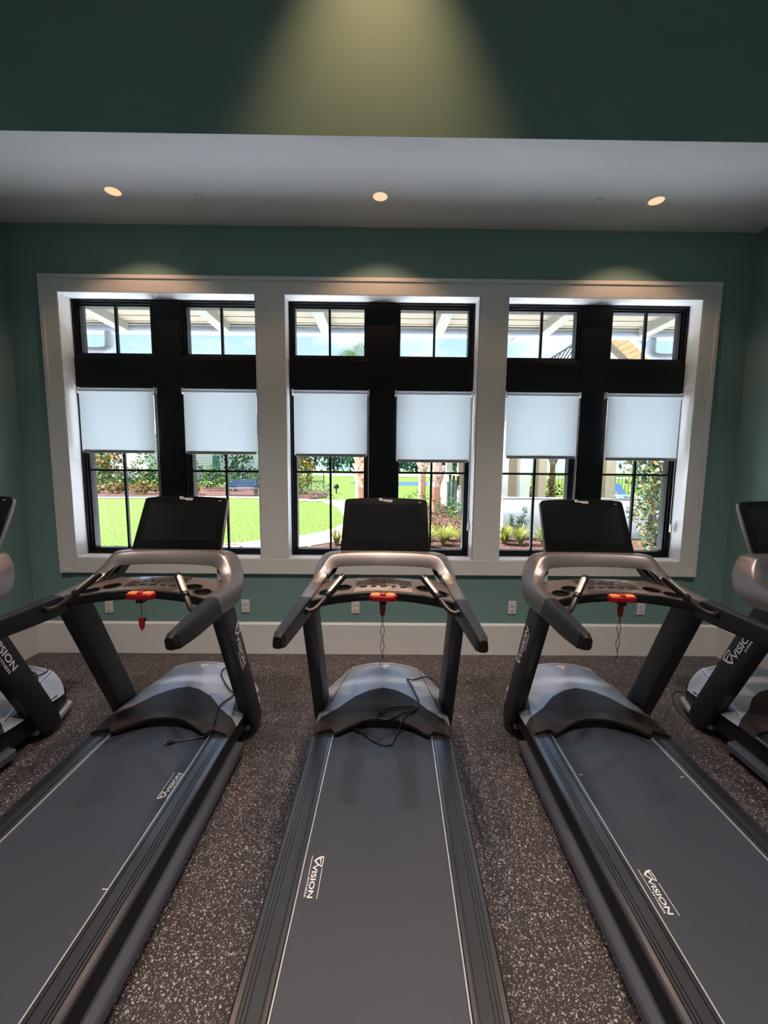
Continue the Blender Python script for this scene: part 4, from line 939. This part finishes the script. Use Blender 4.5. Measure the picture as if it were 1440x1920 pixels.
shrub(-4.5, 19.3, 1.0, 1.5, L_green, 'green bush in front of the red and yellow shrub', 240, .14, name='bush', cat='bush'); shrub(-3.2, 18.9, .85, 1.5, leafmat('leaf_pale', [(120, 150, 120), (170, 190, 160), (210, 222, 200)], .6, 5.0), 'pale grey green bush right of the red and yellow shrub', 260, .12, name='bush', cat='bush')
shrub(-15.4, 24.0, 2.6, 1.6, L_green, 'tall bright green shrub at the left of the second window', 260, .24, name='tall_shrub', cat='shrub')
shrub(-17.9, 24.5, 2.7, 1.6, L_croton, 'reddish tall shrub by the white house corner in the first window', 260, .22, name='tall_shrub', cat='shrub')

hz = MB().tube(cat_rom([(-4.3, 5.0, G+.035), (-3.7, 5.42, G+.035), (-3.35, 5.62, G+.035), (-3.08, 5.58, G+.035), (-3.02, 5.36, G+.035), (-3.2, 5.2, G+.035), (-3.6, 5.0, G+.035)], 6), .013, 6).build('garden_hose', mat('hose_red', (150, 66, 62), .5), None, smooth=True)
tag(hz, 'thin red hose looped on the concrete path in the second window', 'hose')
sl_ = empty('landscape_light', (-2.75, 22.6, G), 0, 'small dark landscape light on the lawn right of the pale bush, third window', 'garden light')
MB().lathe([(.03, 0), (.03, .3), (.16, .32), (.17, .45), (.10, .58), (.001, .62)], n=14).build('lamp_head', M_iron, sl_, smooth=True); MB().tube([(0, 0, -.02), (0, 0, .3)], .04, 8).build('stake', M_iron, sl_)
# ---- houses beyond the fence
def house(x0, x1, y, lab, doors=(), wins=(), H_=5.2):
    o = empty('house', ((x0+x1)/2, y, G), 0, lab, 'house', None); W_ = (x1-x0)/2; c = (x0+x1)/2
    box('house_wall', M_siding, -W_, W_, .05, 7, 0, H_, o)
    n = int(H_/.26)
    sd = [(-W_, W_)]
    for k in range(n):
        z = .3+k*.3
        if z > H_-.35: break
        MB().add([(-W_, .04, z+.3), (W_, .04, z+.3), (W_, -.05, z+.02), (-W_, -.05, z+.02), (W_, .05, z), (-W_, .05, z)], [(0, 1, 2, 3), (3, 2, 4, 5)]).build('siding_board', M_siding, o)
    for x in (-W_, W_): box('corner_board', M_colw, x-.14, x+.14, -.04, .1, 0, H_, o)
    m = MB(); m.add([(-W_-.4, -.5, H_), (W_+.4, -.5, H_), (W_+.4, 7.5, H_), (-W_-.4, 7.5, H_), (-W_-.4, 3.5, H_+2.4), (W_+.4, 3.5, H_+2.4)], [(0, 1, 5, 4), (2, 3, 4, 5), (0, 4, 3), (1, 2, 5), (0, 3, 2, 1)]); m.build('house_roof', mat('shingle', (96, 98, 104), .9), o)
    for a, b2, mm in doors:
        d = box('house_door', mm, a-c, b2-c, -.06, -.01, .35, 2.6, o); box('door_trim', M_colw, a-c-.12, a-c, -.07, .0, .3, 2.75, o); box('door_trim', M_colw, b2-c, b2-c+.12, -.07, .0, .3, 2.75, o)
    for a, b2 in wins:
        f_ = box('house_window', M_colw, a-c, b2-c, -.07, -.01, 1.3, 2.7, o); box('window_pane', mat('dark_pane', (84, 104, 112), .2), a-c+.08, b2-c-.08, -.085, -.065, 1.38, 2.62, f_)
    return o
M_teal = mat('teal_door', (86, 122, 120), .6)
house(-44, -29.0, 42, 'white sided house in the first window, left of its bar')
house(-25.0, -22.6, 42.5, 'white sided house corner at the right edge of the first window', H_=4.8)
house(-21.4, -14.6, 42, 'white sided house with a teal door in the second window', doors=((-18.0, -17.2, M_teal),), wins=((-15.9, -15.3),))
# ---- far tree line and middle distance trees
far_trees = []
for i in range(17):
    x = -34+i*4.7+RNG.uniform(-.5, .5); y = 84+(i % 2)*8+RNG.uniform(-1, 1); h = 9+RNG.uniform(-1.5, 3)
    n = in_window(x, y, 1.6, 4)
    if n not in ('third', 'fourth'): continue
    o = empty('tree', (x, y, G), RNG.random()*6, 'tree', 'tree', 'far tree line'); leaves('crown', L_far, o, 800, (0, 0, h*.5), (3.6, 2.2, h*.5), 1.0, hollow=.5, asp=.6)
    MB().tube([(0, 0, 0), (.1, 0, h*.6)], [.25, .12], 7).build('trunk', M_stem, o); far_trees.append((o, n))
ordinal_labels(far_trees, 'dark green tree of the distant tree line')
for i, (x, y, h, r, mm, lab) in enumerate(((-26.6, 38, 4.6, 1.8, L_dark, 'blue green tree between the houses in the first window'), (-13.4, 36, 4.4, 1.9, L_dark, 'dark green tree at the right edge of the second window'), (-24.4, 33, 3.2, 1.0, L_green, 'small green tree behind the fence in the first window'), (-9.5, 40, 5, 2.2, L_far, 'tree right of the white house, behind the left white column'))):
    o = empty('tree', (x, y, G), 0, lab, 'tree'); leaves('crown', mm, o, 420, (0, 0, h*.58), (r, r, h*.45), .34, hollow=.45, asp=.6); MB().tube([(0, 0, 0), (.05, 0, h*.6)], [.12, .06], 7).build('trunk', M_stem, o)
